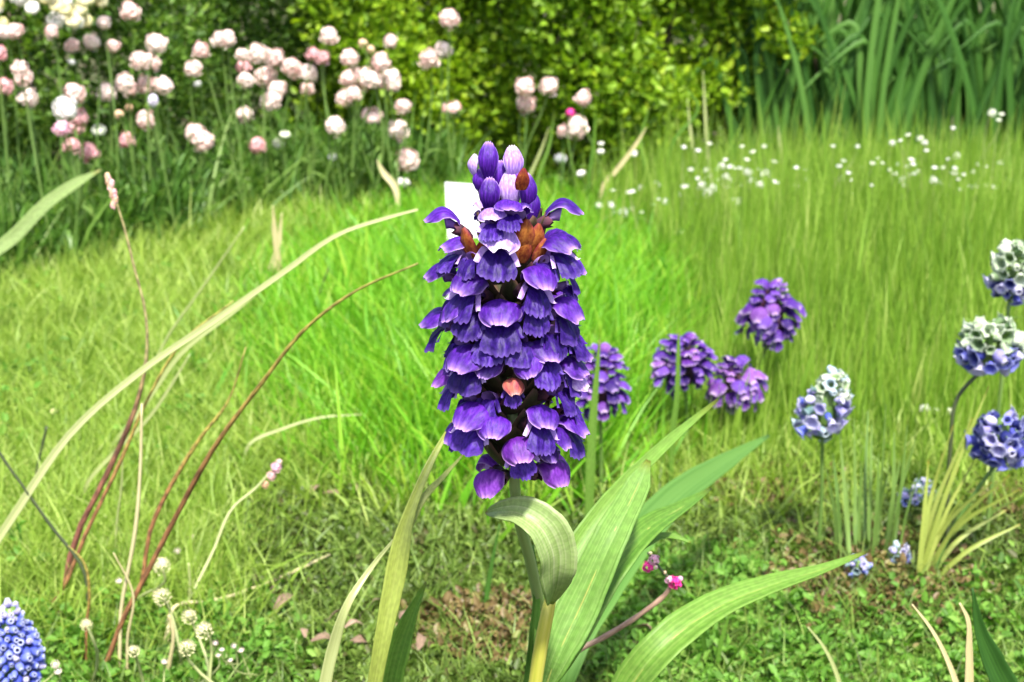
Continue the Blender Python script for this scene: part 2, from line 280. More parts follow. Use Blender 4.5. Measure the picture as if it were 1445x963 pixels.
# ------------------------------------------------------------------ grass and ground cover (uncountable)
EDGE_X = [-200, 0, 250, 400, 560, 900, 1600]; EDGE_D = [1.80, 1.92, 2.22, 2.55, 2.66, 2.70, 2.85]   # where the bed / hedge foot begins
def edge(px): return np.interp(px, EDGE_X, EDGE_D)
def candidates(n, y0, y1, spread=0.62):
    """points on the ground, evenly spread over the picture rather than over the ground"""
    u = rng.random(n); y = y0 * (y1 / y0) ** u; x = (rng.random(n) * 2 - 1) * spread * y
    return x, y
def grass():
    x, y = candidates(330000, .50 * U, 2.85 * U, .47); px, py = project(x, y)
    d = y / U; keep = d < edge(px) + .06; x, y, px, py, d = [a[keep] for a in (x, y, px, py, d)]
    jit = rng.normal(size=len(x)) * 45; jj = rng.normal(size=len(x)) * 36
    br = (((px - 690 + jit) / 330) ** 2 + ((py - 470 + jj) / 215) ** 2) < 1
    tall = (~br) & (px + jit > 880) & (py + jj < 640)
    mossy = (~br) & (~tall) & (((py + jj > 700) & (px + jit > 330)) | (py + jj > 900))
    lawn = ~(br | tall | mossy)
    def make(name, mask, p, label, mat, hh, ww, leanr, thin=1.0, seg=3, tshift=0.0):
        i = np.where(mask)[0]; i = i[rng.random(len(i)) < p]; n = len(i); dd = d[i]
        h = hh(n, dd, px[i]) ; w = ww * (0.6 + .8 * rng.random(n)) * (.72 + .28 * dd) * np.where(rng.random(n) < .09, 2.4, 1)
        base = np.stack([x[i], y[i], np.full(n, -.002)], 1); az = rng.random(n) * 6.283; face = rng.random(n) * 6.283
        lean = np.abs(rng.normal(size=n)) * leanr; cur = rng.random(n) * leanr * 1.4
        V, F, k = blades(base, h, w, az, lean, cur, face, seg)
        tint = np.clip(rng.normal(.5, .2, n) + tshift, 0, 1); tint[rng.random(n) < .07] = 1.0
        o = link(name, mesh_np(name, V, F, mat, tint=np.repeat(tint, k))); tag(o, label, 'grass', kind='stuff')
    g = lambda n: np.clip(rng.normal(1, .28, n), .35, 1.9) * np.where(rng.random(n) < .04, 1.45, 1)
    make('lawn_grass', lawn, .85, 'short fine yellow-green lawn grass beside the brown stems', M['lawn'], lambda n, dd, p: g(n) * .026 * (.75 + .25 * dd), .0011, .55)
    make('lush_grass', br, .75, 'lush bright green grass around the tall purple spike', M['bright'], lambda n, dd, p: g(n) * (.026 + .024 * np.clip(1.15 - np.abs(p - 700) / 330, 0, 1)) * (.7 + .3 * dd) * np.interp(dd, [1.7, 2.3], [1, .5]), .0017, .42, seg=4)
    make('meadow_grass', tall, .72, 'tall fine upright meadow grass below the sword-leaved clump', M['meadow'], lambda n, dd, p: g(n) * (.028 + .05 * np.clip((dd - 1.0) / 1.0, 0, 1)), .0012, .11)
    make('short_turf', mossy, .45, 'thin short turf among the moss', M['moss'], lambda n, dd, p: g(n) * .016, .0011, .7, tshift=.15)
    # moss and small herbs near the camera
    xx, yy = candidates(170000, .48 * U, 2.0 * U, .5); qx, qy = project(xx, yy); jx = rng.normal(size=len(xx)) * 26
    dry = ((((qx - 1235 + jx) / 150) ** 2 + ((qy - 835 + jx) / 60) ** 2) < 1) | ((((qx - 1090 + jx) / 90) ** 2 + ((qy - 700) / 32) ** 2) < 1) | ((((qx - 690 + jx) / 120) ** 2 + ((qy - 905) / 50) ** 2) < 1) | ((((qx - 1430) / 60) ** 2 + ((qy - 720) / 30) ** 2) < 1)
    herb = (~dry) & (((qx + jx > 840) & (qy + jx > 862)) | ((qx + jx > 1370) & (qy + jx > 850)) | ((qx + jx < 420) & (qy + jx > 870)) | ((np.abs(qx - 960 + jx) < 120) & (qy > 780)))
    mo = (~dry) & (~herb) & (((qy + jx > 650) & (qx + jx > 330)) | (qy > 840))
    def cover(name, mask, p, label, mat, size, up, hmax, cat):
        i = np.where(mask)[0]; i = i[rng.random(len(i)) < p]; n = len(i)
        hump = .5 + .5 * np.sin(xx[i] * 95 + 2 * np.sin(yy[i] * 70)) * np.sin(yy[i] * 80 + 1.7 * np.sin(xx[i] * 60))
        pos = np.stack([xx[i], yy[i], (rng.random(n) ** .7) * hmax * (.35 + .9 * hump)], 1); ax = unit(n); ax[:, 2] = np.abs(ax[:, 2]) * up + .12
        nr = unit(n) * .7; nr[:, 2] += .8; L = size * (.6 + .8 * rng.random(n))
        V, F, k = leaflets(pos, ax, nr, L, L * .55); o = link(name, mesh_np(name, V, F, mat, tint=np.repeat(np.clip(rng.normal(.5, .22, n), 0, 1), k)))
        tag(o, label, cat, kind='stuff')
    wd = (np.sin(xx * 31 + 3 * np.sin(yy * 17)) * np.sin(yy * 37 + 2 * np.sin(xx * 23)) > .62) & (~mo) & (~dry) & (~herb)
    cover('lawn_weeds', wd, .35, 'low broad-leaved weeds dotted through the lawn', M['herb'], .0068, .5, .026, 'ground cover')
    cover('moss', mo, .95, 'low green moss covering the ground under the broad leaves', M['moss'], .0048, .9, .010, 'moss')
    cover('dry_moss', dry, 1.0, 'brown dried moss in patches on the ground', M['drymoss'], .0050, .9, .011, 'moss')
    cover('small_herbs', herb, .9, 'small fresh green herb leaves creeping over the ground', M['herb'], .0050, .6, .014, 'ground cover')
grass()

# ------------------------------------------------------------------ shrubs behind
def leaf_cloud(n_clump, per, cx, cy, cz, rad, L, ratio=.6, upbias=.25, flat=(1, 1, 1)):
    """clumps of leaves facing outwards from each clump's centre"""
    pos, ax, nr = [], [], []
    for k in range(n_clump):
        o = unit(per); rr = rad[k] * (.35 + .65 * rng.random(per) ** .5)
        pos.append(np.array([cx[k], cy[k], cz[k]]) + o * rr[:, None] * np.array(flat)); a = o * .6 + unit(per) * .6; a[:, 2] += upbias; ax.append(a); nr.append(o + unit(per) * .5)
    pos = np.concatenate(pos); ax = np.concatenate(ax); nr = np.concatenate(nr); keep = pos[:, 2] > .004; pos, ax, nr = pos[keep], ax[keep], nr[keep]
    n = len(pos); LL = L * (.65 + .7 * rng.random(n)); V, F, k = leaflets(pos, ax, nr, LL, LL * ratio)
    return V, F, np.repeat(np.clip(rng.normal(.5, .2, n), 0, 1), k), (pos, ax, nr, LL)
def shrub(name, label, pxr, dfun, depth, height, n_clump, per, rad, L, mat, ratio=.6, twigs=26, single=None, cat='hedge'):
    px = rng.uniform(pxr[0], pxr[1], n_clump); cz = rng.random(n_clump) ** .9 * height; dd = np.array([dfun(p) for p in px])
    push = rng.random(n_clump) ** 1.8 * depth; cy = (dd + push - .05 * np.sin(px * .021 + cz * 14) + .10 * (1 - cz / height) ** 2) * U
    cx = (px - 722.5) / FPX * cy / math.cos(PITCH) * 1.0
    radk = rad * (.6 + .8 * rng.random(n_clump)); base = Vector((float(np.mean(cx)), float(np.mean(cy)), 0)); t = thing(name, label, cat, base)
    V, F, tint, info = leaf_cloud(n_clump, per, cx, cy, cz, radk, L, ratio)
    bo = np.array(base); o = link('foliage', mesh_np('foliage', V - bo, F, mat, tint=tint), t); o['kind'] = 'stuff'
    for k in range(twigs):
        j = rng.integers(n_clump); top = np.array([cx[j], cy[j], cz[j]]); b = np.array([cx[j] + rng.normal() * .05, cy[j] + .06 + rng.random() * .05, -.005]); mid = (top + b) / 2 + rng.normal(size=3) * .02
        part('branch', tube([b, mid, top], [.004, .003, .0014], 5, 8), M['wood'], t)
    if single:
        pos, ax, nr, LL = info; score = pos[:, 1] + .25 * rng.random(len(pos)); vis = (pos[:, 2] > .1) & (pos[:, 2] < .30)
        idx = np.where(vis)[0]; idx = idx[np.argsort(score[idx])[:single[0]]]
        v, f, k = leaflets(np.zeros((1, 3)), np.array([[0, 1., 0]]), np.array([[0, 0, 1.]]), np.array([1.]), np.array([ratio])); me = mesh_np('leaf', v, f, single[1], uv=np.array([(.5, 0), (0, .3), (0, .7), (.5, 1), (1, .7), (1, .3)]))
        for i in idx:
            a = Vector(ax[i]).normalized(); s = a.cross(Vector(nr[i])).normalized(); q = s.cross(a); m4 = Matrix((( s.x, a.x, q.x, 0), (s.y, a.y, q.y, 0), (s.z, a.z, q.z, 0), (0, 0, 0, 1)))
            p = pos[i] - bo; p[1] -= .012; link('leaf', me, t, Matrix.Translation(Vector(p)) @ m4 @ Matrix.Scale(float(LL[i]) * 1.1, 4))
    return t
shrub('box_hedge', 'dense bright yellow-green box hedge behind the pink flowers', (470, 1110), lambda p: 2.84 + .05 * math.sin(p * .013), .55, .46, 620, 105, .042, .0125, M['box'], single=(260, M['boxleaf']))
shrub('leafy_shrub', 'fine-leaved mid-green shrub under the palest pink flowers', (-260, 520), lambda p: float(edge(p)) + .40, .60, .46, 620, 120, .050, .0100, M['darkhedge'], ratio=.5)

def bed_foliage():
    n = 150; px = rng.uniform(-220, 640, n); dd = edge(px) + rng.random(n) * .34 + .02; cy = dd * U; cx = (px - 722.5) / FPX * cy / math.cos(PITCH)
    V, F, t, _ = leaf_cloud(n, 60, cx, cy, rng.random(n) * .075, .03 * (.6 + .8 * rng.random(n)), .016, .3, .6)
    m = 2600; q = rng.uniform(-220, 660, m); e = (edge(q) - .03 + rng.random(m) * .36) * U; bx = (q - 722.5) / FPX * e / math.cos(PITCH)
    V2, F2, k = blades(np.stack([bx, e, np.full(m, -.002)], 1), np.clip(rng.normal(.085, .03, m), .03, .17), .0035 * (.5 + rng.random(m)), rng.random(m) * 6.28, np.abs(rng.normal(size=m)) * .3, rng.random(m) * .6, rng.random(m) * 6.28, 4)
    o = link('bed_foliage', mesh_np('bed_foliage', np.vstack([V, V2]), np.vstack([F, F2 + len(V)]), M['bed'], tint=np.concatenate([t, np.repeat(np.clip(rng.normal(.62, .2, m), 0, 1), k)])))
    tag(o, 'tangled green stems and leaves at the feet of the pink flowers', 'foliage', kind='stuff')
bed_foliage()

# sword-leaved clumps
def sword_clumps():
    mats = M['iris']; variants = []
    for k in range(7):
        bend = rng.uniform(.02, .16); kink = k in (2, 5)
        pts = [(0, 0, 0), (bend * .15, 0, .14), (bend * .5, 0.0, .28), (bend, .0, .40)] if not kink else [(0, 0, 0), (.01, 0, .13), (.03, 0, .21), (.085, 0, .175)]
        variants.append(mesh_np('leaf', *ribbon(pts, [.008, .0100, .0095, .007, .0012], (0, -1, .15), .3, 14, 4, (rng.uniform(-25, 25), rng.uniform(-60, 60)))[:2], mats, smooth=True))
        v, f, uv = ribbon(pts, [.008, .0100, .0095, .007, .0012], (0, -1, .15), .3, 14, 4, (rng.uniform(-25, 25), rng.uniform(-60, 60))); variants[-1] = mesh_np('leaf', v, f, mats, uv=uv, smooth=True)
    spots = []
    for row, dd in enumerate((2.92, 3.06, 3.22)):
        for k in range(6): spots.append((1075 + k * 78 + row * 24 + rng.uniform(-14, 14), dd + rng.uniform(-.04, .04)))
    for (px, dd) in spots:
        y = dd * U; x = (px - 722.5) / FPX * y / math.cos(PITCH)
        t = thing('sword_leaf_clump', 'clump of tall blue-green sword-shaped leaves behind the meadow grass', 'plant', (x, y, 0), 'sword-leaved clumps behind the meadow')
        for j in range(23):
            a = rng.uniform(-.35, .35) + (math.pi if rng.random() < .5 else 0); s = rng.uniform(.75, 1.15)
            link('leaf', variants[rng.integers(7)], t, Matrix.Translation((rng.normal() * .02, rng.normal() * .016, -.004)) @ Matrix.Rotation(a, 4, 'Z') @ Matrix.Rotation(rng.normal() * .1, 4, 'Y') @ Matrix.Diagonal((s, s, s * rng.uniform(.95, 1.2), 1)))
sword_clumps()

# ------------------------------------------------------------------ petalled heads
def patch(dirn, R0, spread, flare, n=4, twist=0.0, cup=.0, squash=1.0):
    """cupped petal lying on a ball of radius R0 round direction dirn; returns verts, faces, rim, uv"""
    d = Vector(dirn).normalized(); up = Vector((0, 0, 1)) if abs(d.z) < .95 else Vector((1, 0, 0)); e1 = up.cross(d).normalized(); e2 = d.cross(e1)
    c, s = math.cos(twist), math.sin(twist); e1, e2 = e1 * c + e2 * s, e2 * c - e1 * s
    v, f, r = [], [], []
    for i in range(n + 1):
        b = -1 + 2 * i / n
        for k in range(n + 1):
            a = -1 + 2 * k / n; aa = a * math.sqrt(1 - b * b / 2); bb = b * math.sqrt(1 - a * a / 2); rr = math.hypot(aa, bb)
            q = (d + e1 * (aa * spread * squash) + e2 * (bb * spread)).normalized() * R0 * (1 + flare * (max(bb, -.2) + .3 * rr * rr) + cup * rr * rr)
            v.append(q); r.append(max(0, rr) ** 6)
    for i in range(n):
        for k in range(n): a = i * (n + 1) + k; f.append((a, a + 1, a + n + 2, a + n + 1))
    return v, f, r
def merge(items):
    V, F, Rm = [], [], []
    for v, f, r in items: o = len(V); V += list(v); F += [tuple(i + o for i in q) for q in f]; Rm += list(r)
    return V, F, Rm
def fib(n, zmin=-1, zmax=1):
    out = []
    for i in range(n):
        z = zmax - (zmax - zmin) * (i + .5) / n; a = i * 2.39996; s = math.sqrt(max(0, 1 - z * z)); out.append((s * math.cos(a), s * math.sin(a), z))
    return out

PINK = dict(pale=[(.58, .25, .24), (.70, .46, .43), (.78, .66, .61)], pink=[(.52, .15, .20), (.62, .28, .32), (.70, .45, .45)], white=[(.72, .66, .60), (.78, .75, .70), (.82, .80, .77)],
            lilac=[(.46, .38, .68), (.62, .54, .74), (.74, .68, .80)], magenta=[(.55, .01, .16), (.66, .02, .24), (.72, .06, .32)], orange=[(.50, .24, .14), (.58, .36, .22), (.62, .46, .30)], cream=[(.40, .36, .14), (.54, .50, .24), (.66, .62, .38)],
            rose=[(.60, .18, .36), (.68, .32, .46), (.74, .48, .58)], greenwhite=[(.42, .50, .30), (.58, .62, .46), (.70, .72, .60)])
PM = {k: petal_mat(k + '_petal', v, tuple(min(.86, c * 1.1) for c in v[2]), nscale=160, trans=.2, tcol=(1, .95, .95, 1), vary=.45) for k, v in PINK.items()}
def bloom_mesh(kind, variant):
    """unit radius, opening upwards (+Z)"""
    r = random.Random(variant * 31 + hash(kind) % 7 if False else variant * 31 + len(kind)); items = []
    if kind == 'pompom':
        for d in fib(34, -.85, 1):
            R0 = r.uniform(.72, .98); items.append(patch((d[0] + r.uniform(-.12, .12), d[1] + r.uniform(-.12, .12), d[2] + r.uniform(-.1, .1)), R0, r.uniform(.30, .44), r.uniform(.05, .2), 3, r.uniform(-.8, .8), r.uniform(.0, .14)))
    elif kind == 'open':
        for k in range(6): a = k * 1.047 + r.uniform(-.1, .1); items.append(patch((math.cos(a), math.sin(a), .55), .95, .52, -.02, 4, 0, -.12))
        for d in fib(12, .2, 1): items.append(patch(d, .55 * r.uniform(.85, 1.1), .42, .14, 3, r.uniform(-.4, .4)))
    elif kind == 'clover':
        for d in fib(64, -.75, 1): items.append(patch(d, .86 * r.uniform(.9, 1.12), .21, .12, 2, r.uniform(-.3, .3), -.1, .6))
    elif kind == 'bud':
        for d in fib(9, -.5, 1): items.append(patch((d[0] * .8, d[1] * .8, d[2]), .8 * r.uniform(.95, 1.05), .6, .03, 3, 0))
    elif kind == 'daisy':
        for k in range(9): a = k * .698; items.append(patch((math.cos(a), math.sin(a), .35), .9, .34, -.02, 2, 0, -.1))
        for d in fib(5, .4, 1): items.append(patch(d, .5, .5, 0, 2))
    return merge(items)
BM = {}
def bloom(kind, variant, colour):
    key = (kind, variant, colour)
    if key not in BM:
        v, f, r = bloom_mesh(kind, variant); BM[key] = mesh_np('bloom', [tuple(q) for q in v], f, PM[colour], rim=r, smooth=True)
    return BM[key]
SEPAL = None
def sepal_cup():
    global SEPAL
    if SEPAL is None:
        v, f, r = merge([patch((math.cos(k * 1.2566), math.sin(k * 1.2566), -.9), .93, .42, .02, 2) for k in range(5)]); SEPAL = mesh_np('sepals', [tuple(q) for q in v], f, M['greenstem'], smooth=True)
    return SEPAL
STEMLEAF = mesh_np('leaf', *ribbon([(0, 0, 0), (.010, 0, .010), (.024, 0, .013), (.036, 0, .006)], [.002, .006, .005, .0008], (0, .1, 1), .3, 8, 2)[:2], M['greenstem'], smooth=True)
def stalked(name, label, cat, px, py, rad_px, d, kind, colour, group, stem_mat, base=None, stem_r=.0011, tilt=.35, leaves=1, variant=None, scale=(1, 1, 1), sepals=True):
    c = P(px, py, d); r = rad_px * mpp(d); var = rng.integers(4) if variant is None else variant
    tl = Vector((rng.normal() * tilt * .6, -abs(rng.normal()) * tilt - .15, 1)).normalized(); q = tl.to_track_quat('Z', 'Y').to_matrix().to_4x4() @ Matrix.Rotation(rng.random() * 6.28, 4, 'Z')
    b = Vector(base) if base is not None else Vector((c.x + rng.normal() * min(.018, .2 * c.z), c.y + abs(rng.normal()) * .012 + .004, -.003))
    t = thing(name, label, cat, (b.x, b.y, 0), group)
    link('bloom', bloom(kind, int(var), colour), t, Matrix.Translation(c - ORG[t]) @ q @ Matrix.Diagonal((r * scale[0], r * scale[1], r * scale[2], 1)))
    neck = c - tl * r * .8
    if sepals: link('sepals', sepal_cup(), t, Matrix.Translation(c - ORG[t]) @ q @ Matrix.Scale(r, 4))
    mid = (neck + b) / 2 + Vector((rng.normal() * .008, rng.normal() * .006, 0))
    part('stem', tube([b, mid, neck - tl * .004, neck + tl * r * .3], [stem_r * 1.2, stem_r, stem_r * .9], 5, 12), stem_mat, t)
    for k in range(leaves):
        p = b.lerp(mid, rng.uniform(.4, 1.0)) - ORG[t]; link('leaf', STEMLEAF, t, Matrix.Translation(p) @ Matrix.Rotation(rng.random() * 6.28, 4, 'Z') @ Matrix.Rotation(-rng.uniform(0, .6), 4, 'Y') @ Matrix.Scale(rng.uniform(.7, 1.3), 4))
    return t

GP = 'pale pink pompom flowers in front of the hedge'
L_ = 'rounded pale pink pompom flower on a thin stem before the hedge'
pale = [(21, 45, 12), (147, 32, 9), (184, 17, 13), (130, 60, 12), (159, 66, 10), (221, 62, 14), (198, 86, 13), (213, 89, 12), (29, 97, 11), (33, 111, 13), (40, 140, 14), (151, 131, 13), (176, 118, 13), (183, 126, 11),
        (206, 120, 14), (231, 122, 13), (206, 171, 14), (276, 190, 15), (286, 200, 15), (284, 72, 12), (272, 98, 12), (311, 57, 12), (321, 55, 11), (365, 77, 14), (388, 83, 13), (347, 114, 11), (376, 109, 15), (392, 127, 13), (381, 144, 14),
        (346, 163, 12), (411, 95, 13), (418, 101, 12), (435, 105, 13), (434, 126, 10), (464, 52, 12), (493, 83, 13), (491, 111, 11), (486, 140, 12), (499, 134, 11), (537, 89, 13), (513, 112, 15), (524, 113, 14), (550, 115, 17), (551, 59, 10),
        (473, 179, 14), (569, 151, 11), (562, 185, 14), (574, 227, 17), (605, 84, 14), (626, 72, 12), (634, 28, 14), (774, 123, 13), (823, 140, 12), (741, 123, 14), (742, 149, 14), (814, 181, 17), (105, 133, 15), (342, 78, 9), (101, 66, 10), (73, 46, 10), (5, 46, 10), (-22, 95, 13), (-40, 60, 12), (-45, 140, 12)]
def fd(px, py): return float(edge(px)) + float(np.interp(px, [0, 380, 470], [.03, .03, -.13])) + float(np.interp(px, [0, 380, 470], [.22, .20, .12])) * rng.random()
def pink_label(x, y):
    if x < 200 and y < 70: return 'pale pink pompom flower in front of the white blossom shrub', 'pompoms before the white shrub'
    if x < 145: return 'pale pink pompom flower crowded near the largest white pompom', 'pompoms round the largest white one'
    if x < 245: return 'pale pink pompom flower close to the lilac bud-shaped bloom', 'pompoms round the lilac bloom'
    if x < 330: return 'pale pink pompom flower of the sparse patch before the leafy shrub', 'pompoms before the leafy shrub'
    if x < 470: return 'pale pink pompom flower of the dense patch before the leafy shrub', 'dense patch of pompoms before the shrub'
    if x < 580: return 'pale pink pompom flower crowded around the open ruffled flower', 'pompoms round the open flower'
    if x < 700: return 'pale pink pompom flower held high against the box hedge', 'high pompoms against the box hedge'
    return 'pale pink pompom flower by the vivid magenta bud', 'pompoms by the magenta bud'
for (x, y, r) in pale:
    lab, gp = pink_label(x, y); stalked('pink_flower', lab, 'flower', x, y, r, fd(x, y), 'pompom', 'pale', gp, M['greenstem'])
for (x, y, r) in [(5, 123, 13), (-2, 76, 12), (100, 206, 11), (126, 217, 14), (179, 199, 12), (344, 95, 10), (363, 206, 12), (442, 78, 10), (455, 82, 10), (107, 180, 12), (112, 168, 13)]:
    stalked('pink_flower', 'deeper pink pompom flower with crowded petals on a thin stem', 'flower', x, y, r, fd(x, y), 'pompom', 'pink', 'deeper pink pompom flowers among the pale ones', M['greenstem'])
for (x, y, r) in [(525, 167, 18), (637, 156, 17)]:
    stalked('open_pink_flower', 'wide open pale pink flower showing a ruffled centre', 'flower', x, y, r, fd(x, y), 'open', 'pale', 'wide open pale flowers before the hedge', M['greenstem'], tilt=.2, variant=1)
stalked('white_flower', 'largest and whitest pompom, crowded over a magenta bloom by the shrub', 'flower', 92, 155, 18, 2.0, 'pompom', 'white', None, M['greenstem'])
stalked('magenta_flower', 'small magenta-pink bloom hanging under the largest white pompom', 'flower', 87, 182, 11, 1.98, 'pompom', 'rose', None, M['greenstem'])
stalked('lilac_flower', 'white and lilac bud-shaped bloom between pale pink pompoms', 'flower', 216, 143, 11, 2.2, 'bud', 'lilac', None, M['greenstem'], scale=(.8, .8, 1.15))
stalked('magenta_bud', 'vivid magenta round bud touching a pale pink pompom', 'flower bud', 805, 160, 8, 2.55, 'bud', 'magenta', None, M['greenstem'])
stalked('blush_flower', 'small blush pompom tucked beneath the vivid magenta bud', 'flower', 795, 185, 9, 2.57, 'pompom', 'pale', None, M['greenstem'])
for (x, y, r) in [(168, 162, 8), (182, 153, 7), (512, 62, 8), (523, 70, 7)]: stalked('spent_flower', 'small orange-brown spent bloom among the pink flowers', 'flower', x, y, r, fd(x, y), 'bud', 'orange', 'spent orange blooms', M['greenstem'])
for (x, y, r) in [(140, 186, 12), (393, 205, 10), (402, 192, 9)]: stalked('greenish_flower', 'half-open greenish white bloom among the pink flowers', 'flower', x, y, r, fd(x, y), 'open', 'greenwhite', 'greenish half-open blooms', M['greenstem'])
for (x, y, r) in [(101, 88, 7), (279, 119, 7), (469, 222, 8), (569, 257, 12), (791, 224, 11), (820, 245, 8), (848, 203, 5), (848, 214, 6), (893, 217, 9)]:
    stalked('small_white_flower', 'small flattened white flower low between the pink pompoms', 'flower', x, y, r, fd(x, y), 'bud', 'white', 'small white flowers of the pink bed', M['greenstem'], scale=(1, 1, .65))

# white blossom shrub in the back corner
def white_shrub():
    t = shrub('white_blossom_shrub', 'shrub covered with cream-white blossom behind the pink flowers', (-160, 130), lambda p: 2.30, .2, .42, 40, 60, .04, .010, M['darkhedge'], twigs=8, cat='shrub')
    for k in range(80):
        px, py = rng.uniform(-90, 150), rng.uniform(-60, 46) - .02 * 0; d = 2.14 + rng.random() * .10; c = P(px, py, d) - ORG[t]; r = rng.uniform(10, 19) * mpp(d)
        if px > 60 and py > 34: continue
        link('blossom', bloom('open', int(rng.integers(4)), 'cream' if k % 3 else 'white'), t, Matrix.Translation(c) @ Matrix.Rotation(.9, 4, 'X') @ Matrix.Rotation(k * 1.0, 4, 'Z') @ Matrix.Scale(r, 4))
white_shrub()

# tiny white meadow flowers
tiny = [(965, 208, 4), (985, 213, 5), (1001, 203, 4), (1013, 240, 5), (1030, 236, 5), (1047, 207, 5), (1054, 226, 5), (1046, 262, 7), (1020, 260, 6), (1062, 215, 5), (1078, 207, 5), (1092, 229, 5), (1072, 240, 5), (1175, 207, 5), (1259, 202, 6), (1270, 199, 4), (1281, 191, 5),
        (1298, 196, 5), (1305, 202, 6), (1307, 213, 5), (1286, 226, 5), (1238, 224, 4), (1231, 231, 5), (1184, 235, 4), (1210, 207, 4), (1345, 181, 5), (1400, 160, 6), (1413, 162, 5), (1409, 170, 5), (1350, 220, 6), (1318, 255, 6), (1272, 255, 6), (1290, 246, 5), (1373, 243, 5),
        (1390, 262, 5), (1230, 262, 4), (1125, 263, 5), (1160, 270, 4), (962, 275, 6), (990, 262, 7), (1005, 268, 6), (960, 328, 6), (905, 265, 6), (930, 262, 6), (1280, 465, 6), (1272, 468, 4), (1305, 577, 7), (1322, 579, 5), (1340, 580, 6), (880, 300, 6), (905, 300, 5), (845, 290, 5), (1060, 258, 7), (1030, 256, 6), (1330, 262, 5), (1355, 268, 5), (1380, 233, 5), (1255, 240, 4), (1135, 240, 4), (975, 240, 5), (940, 285, 6), (985, 290, 5)]
tiny += [(float(rng.normal(1015, 45)), float(rng.normal(258, 14)), float(rng.uniform(4, 7))) for _ in range(34)] + [(float(rng.uniform(1180, 1430)), float(rng.normal(245, 16)), float(rng.uniform(3, 5.5))) for _ in range(34)] + [(float(rng.uniform(860, 960)), float(rng.normal(285, 14)), float(rng.uniform(4, 6))) for _ in range(10)]
for (x, y, r) in tiny:
    gz = gd(x, y); d = min(max(gz - .12 - .25 * rng.random(), .9), 2.62) if y < 300 else gd(x, y) - .12
    d = min(d, 2.15 + .3 * rng.random())
    far = y < 300
    stalked('tiny_white_flower', 'tiny white flower on a hair-thin stem in the tall meadow grass' if far else 'tiny white flower low in the meadow away from the hedge', 'flower', x, y, r * rng.uniform(.75, 1.25), d, 'daisy' if r < 6 else 'clover', 'white' if rng.random() < .55 else 'greenwhite', 'tiny white flowers in the far meadow' if far else 'tiny white flowers low in the meadow', M['palegrass'], stem_r=.0004, leaves=0, sepals=False, variant=0)
for (x, y, r) in [(63, 412, 6), (86, 420, 6), (225, 398, 6), (76, 582, 7), (505, 372, 6), (498, 382, 5), (540, 355, 5), (505, 275, 6), (490, 300, 5), (515, 290, 6), (540, 283, 6)]:
    stalked('tiny_cream_flower', 'tiny cream flower in the lawn near the pink flower bed', 'flower', x, y, r, gd(x, y) - .08, 'bud', 'cream', 'tiny cream flowers along the lawn edge', M['palegrass'], stem_r=.0005, leaves=0, sepals=False, variant=0)

# ------------------------------------------------------------------ the tall purple spike
D0 = .50; AX = 722.0; PX = mpp(D0)
def grid_mesh(name, fn, nu, nv, mat, rimfn=None, thick=0.0):
    v, f, r, uv = [], [], [], []
    for i in range(nu + 1):
        for k in range(nv + 1):
            u, w = i / nu, -1 + 2 * k / nv; v.append(fn(u, w)); r.append(rimfn(u, w) if rimfn else 0); uv.append((k / nv, u))
    for i in range(nu):
        for k in range(nv): a = i * (nv + 1) + k; f.append((a, a + 1, a + nv + 2, a + nv + 1))
    return v, f, r
def hood_geo(seed):
    """arched helmet petal; x outwards, z up; about 46 px wide and 58 px long, in pixels"""
    r = random.Random(seed); W = r.uniform(24, 28); L = r.uniform(50, 60); H = r.uniform(20, 26); ph = r.uniform(0, 6)
    def fn(u, v):
        x = L * u - 4; z = H * math.sin(math.pi * (.06 + .86 * u)) - 11 * max(0, u - .55) ** 1.3 * 2
        w = W * (.26 + .74 * math.sin(math.pi * min(1, .06 + .62 * u)) ** 1.1) * (1 - .52 * max(0, (u - .62) / .38) ** 2.2)
        a = v * 1.42; fr = (1.3 * math.sin(v * 17 + ph) + .9 * math.sin(v * 31)) * u ** 4 + 1.1 * math.sin(u * 21 + ph) * abs(v) ** 6
        y = w * math.sin(a); dz = w * .85 * (1 - math.cos(a)) * (.7 + .3 * u); keel = 1.6 * math.exp(-(v / .10) ** 2) * (1 - u)
        return (x - 5 * (abs(v) ** 2) * u + fr, y, z - dz + keel - 1.8 * math.sin(3 * a + ph) * u - 1.1 * math.sin(7 * v + 9 * u + ph) * u + 4.2 * abs(v) ** 5 * u)
    return grid_mesh('hood', fn, 18, 22, None, lambda u, v: min(1, max(abs(v) ** 14, (u ** 22) * 1.1)) * .95)
def lip_geo(seed):
    """three-lobed lower lip hanging outwards and down, toothed edge"""
    r = random.Random(seed + 77); W = r.uniform(22, 27); L = r.uniform(36, 46); ph = r.uniform(0, 6)
    def mid(u, v):
        w = W * (.30 + .70 * u ** .8) * (1 - .12 * max(0, u - .85) / .15); tooth = (5.0 * abs(math.sin(v * 11 + ph)) + 2.5 * math.sin(v * 23)) * max(0, u - .75) * 4 * .5
        x = 18 + 26 * math.sin(u * 1.25) - 6 * v * v * u; z = -4 - (L + tooth) * u ** 1.35 * .86 + 3 * v * v * u * 2
        return (x + 3.4 * math.sin(v * 5 + ph) * u - 1.5 * math.sin(v * 13 + ph) * u * u, w * v, z)
    return grid_mesh('lip', mid, 12, 22, None, lambda u, v: min(1, max(0, u - .86) * 5) * .55)
def lobe_geo(side):
    def fn(u, v):
        return (20 + 12 * u + 3 * v, side * (10 + 15 * u + 2 * v * v), -4 - 15 * u - (8 * math.sin(math.pi * min(1, u * .95 + .05))) * v)
    return grid_mesh('lobe', fn, 5, 4, None, lambda u, v: max(0, u - .7))
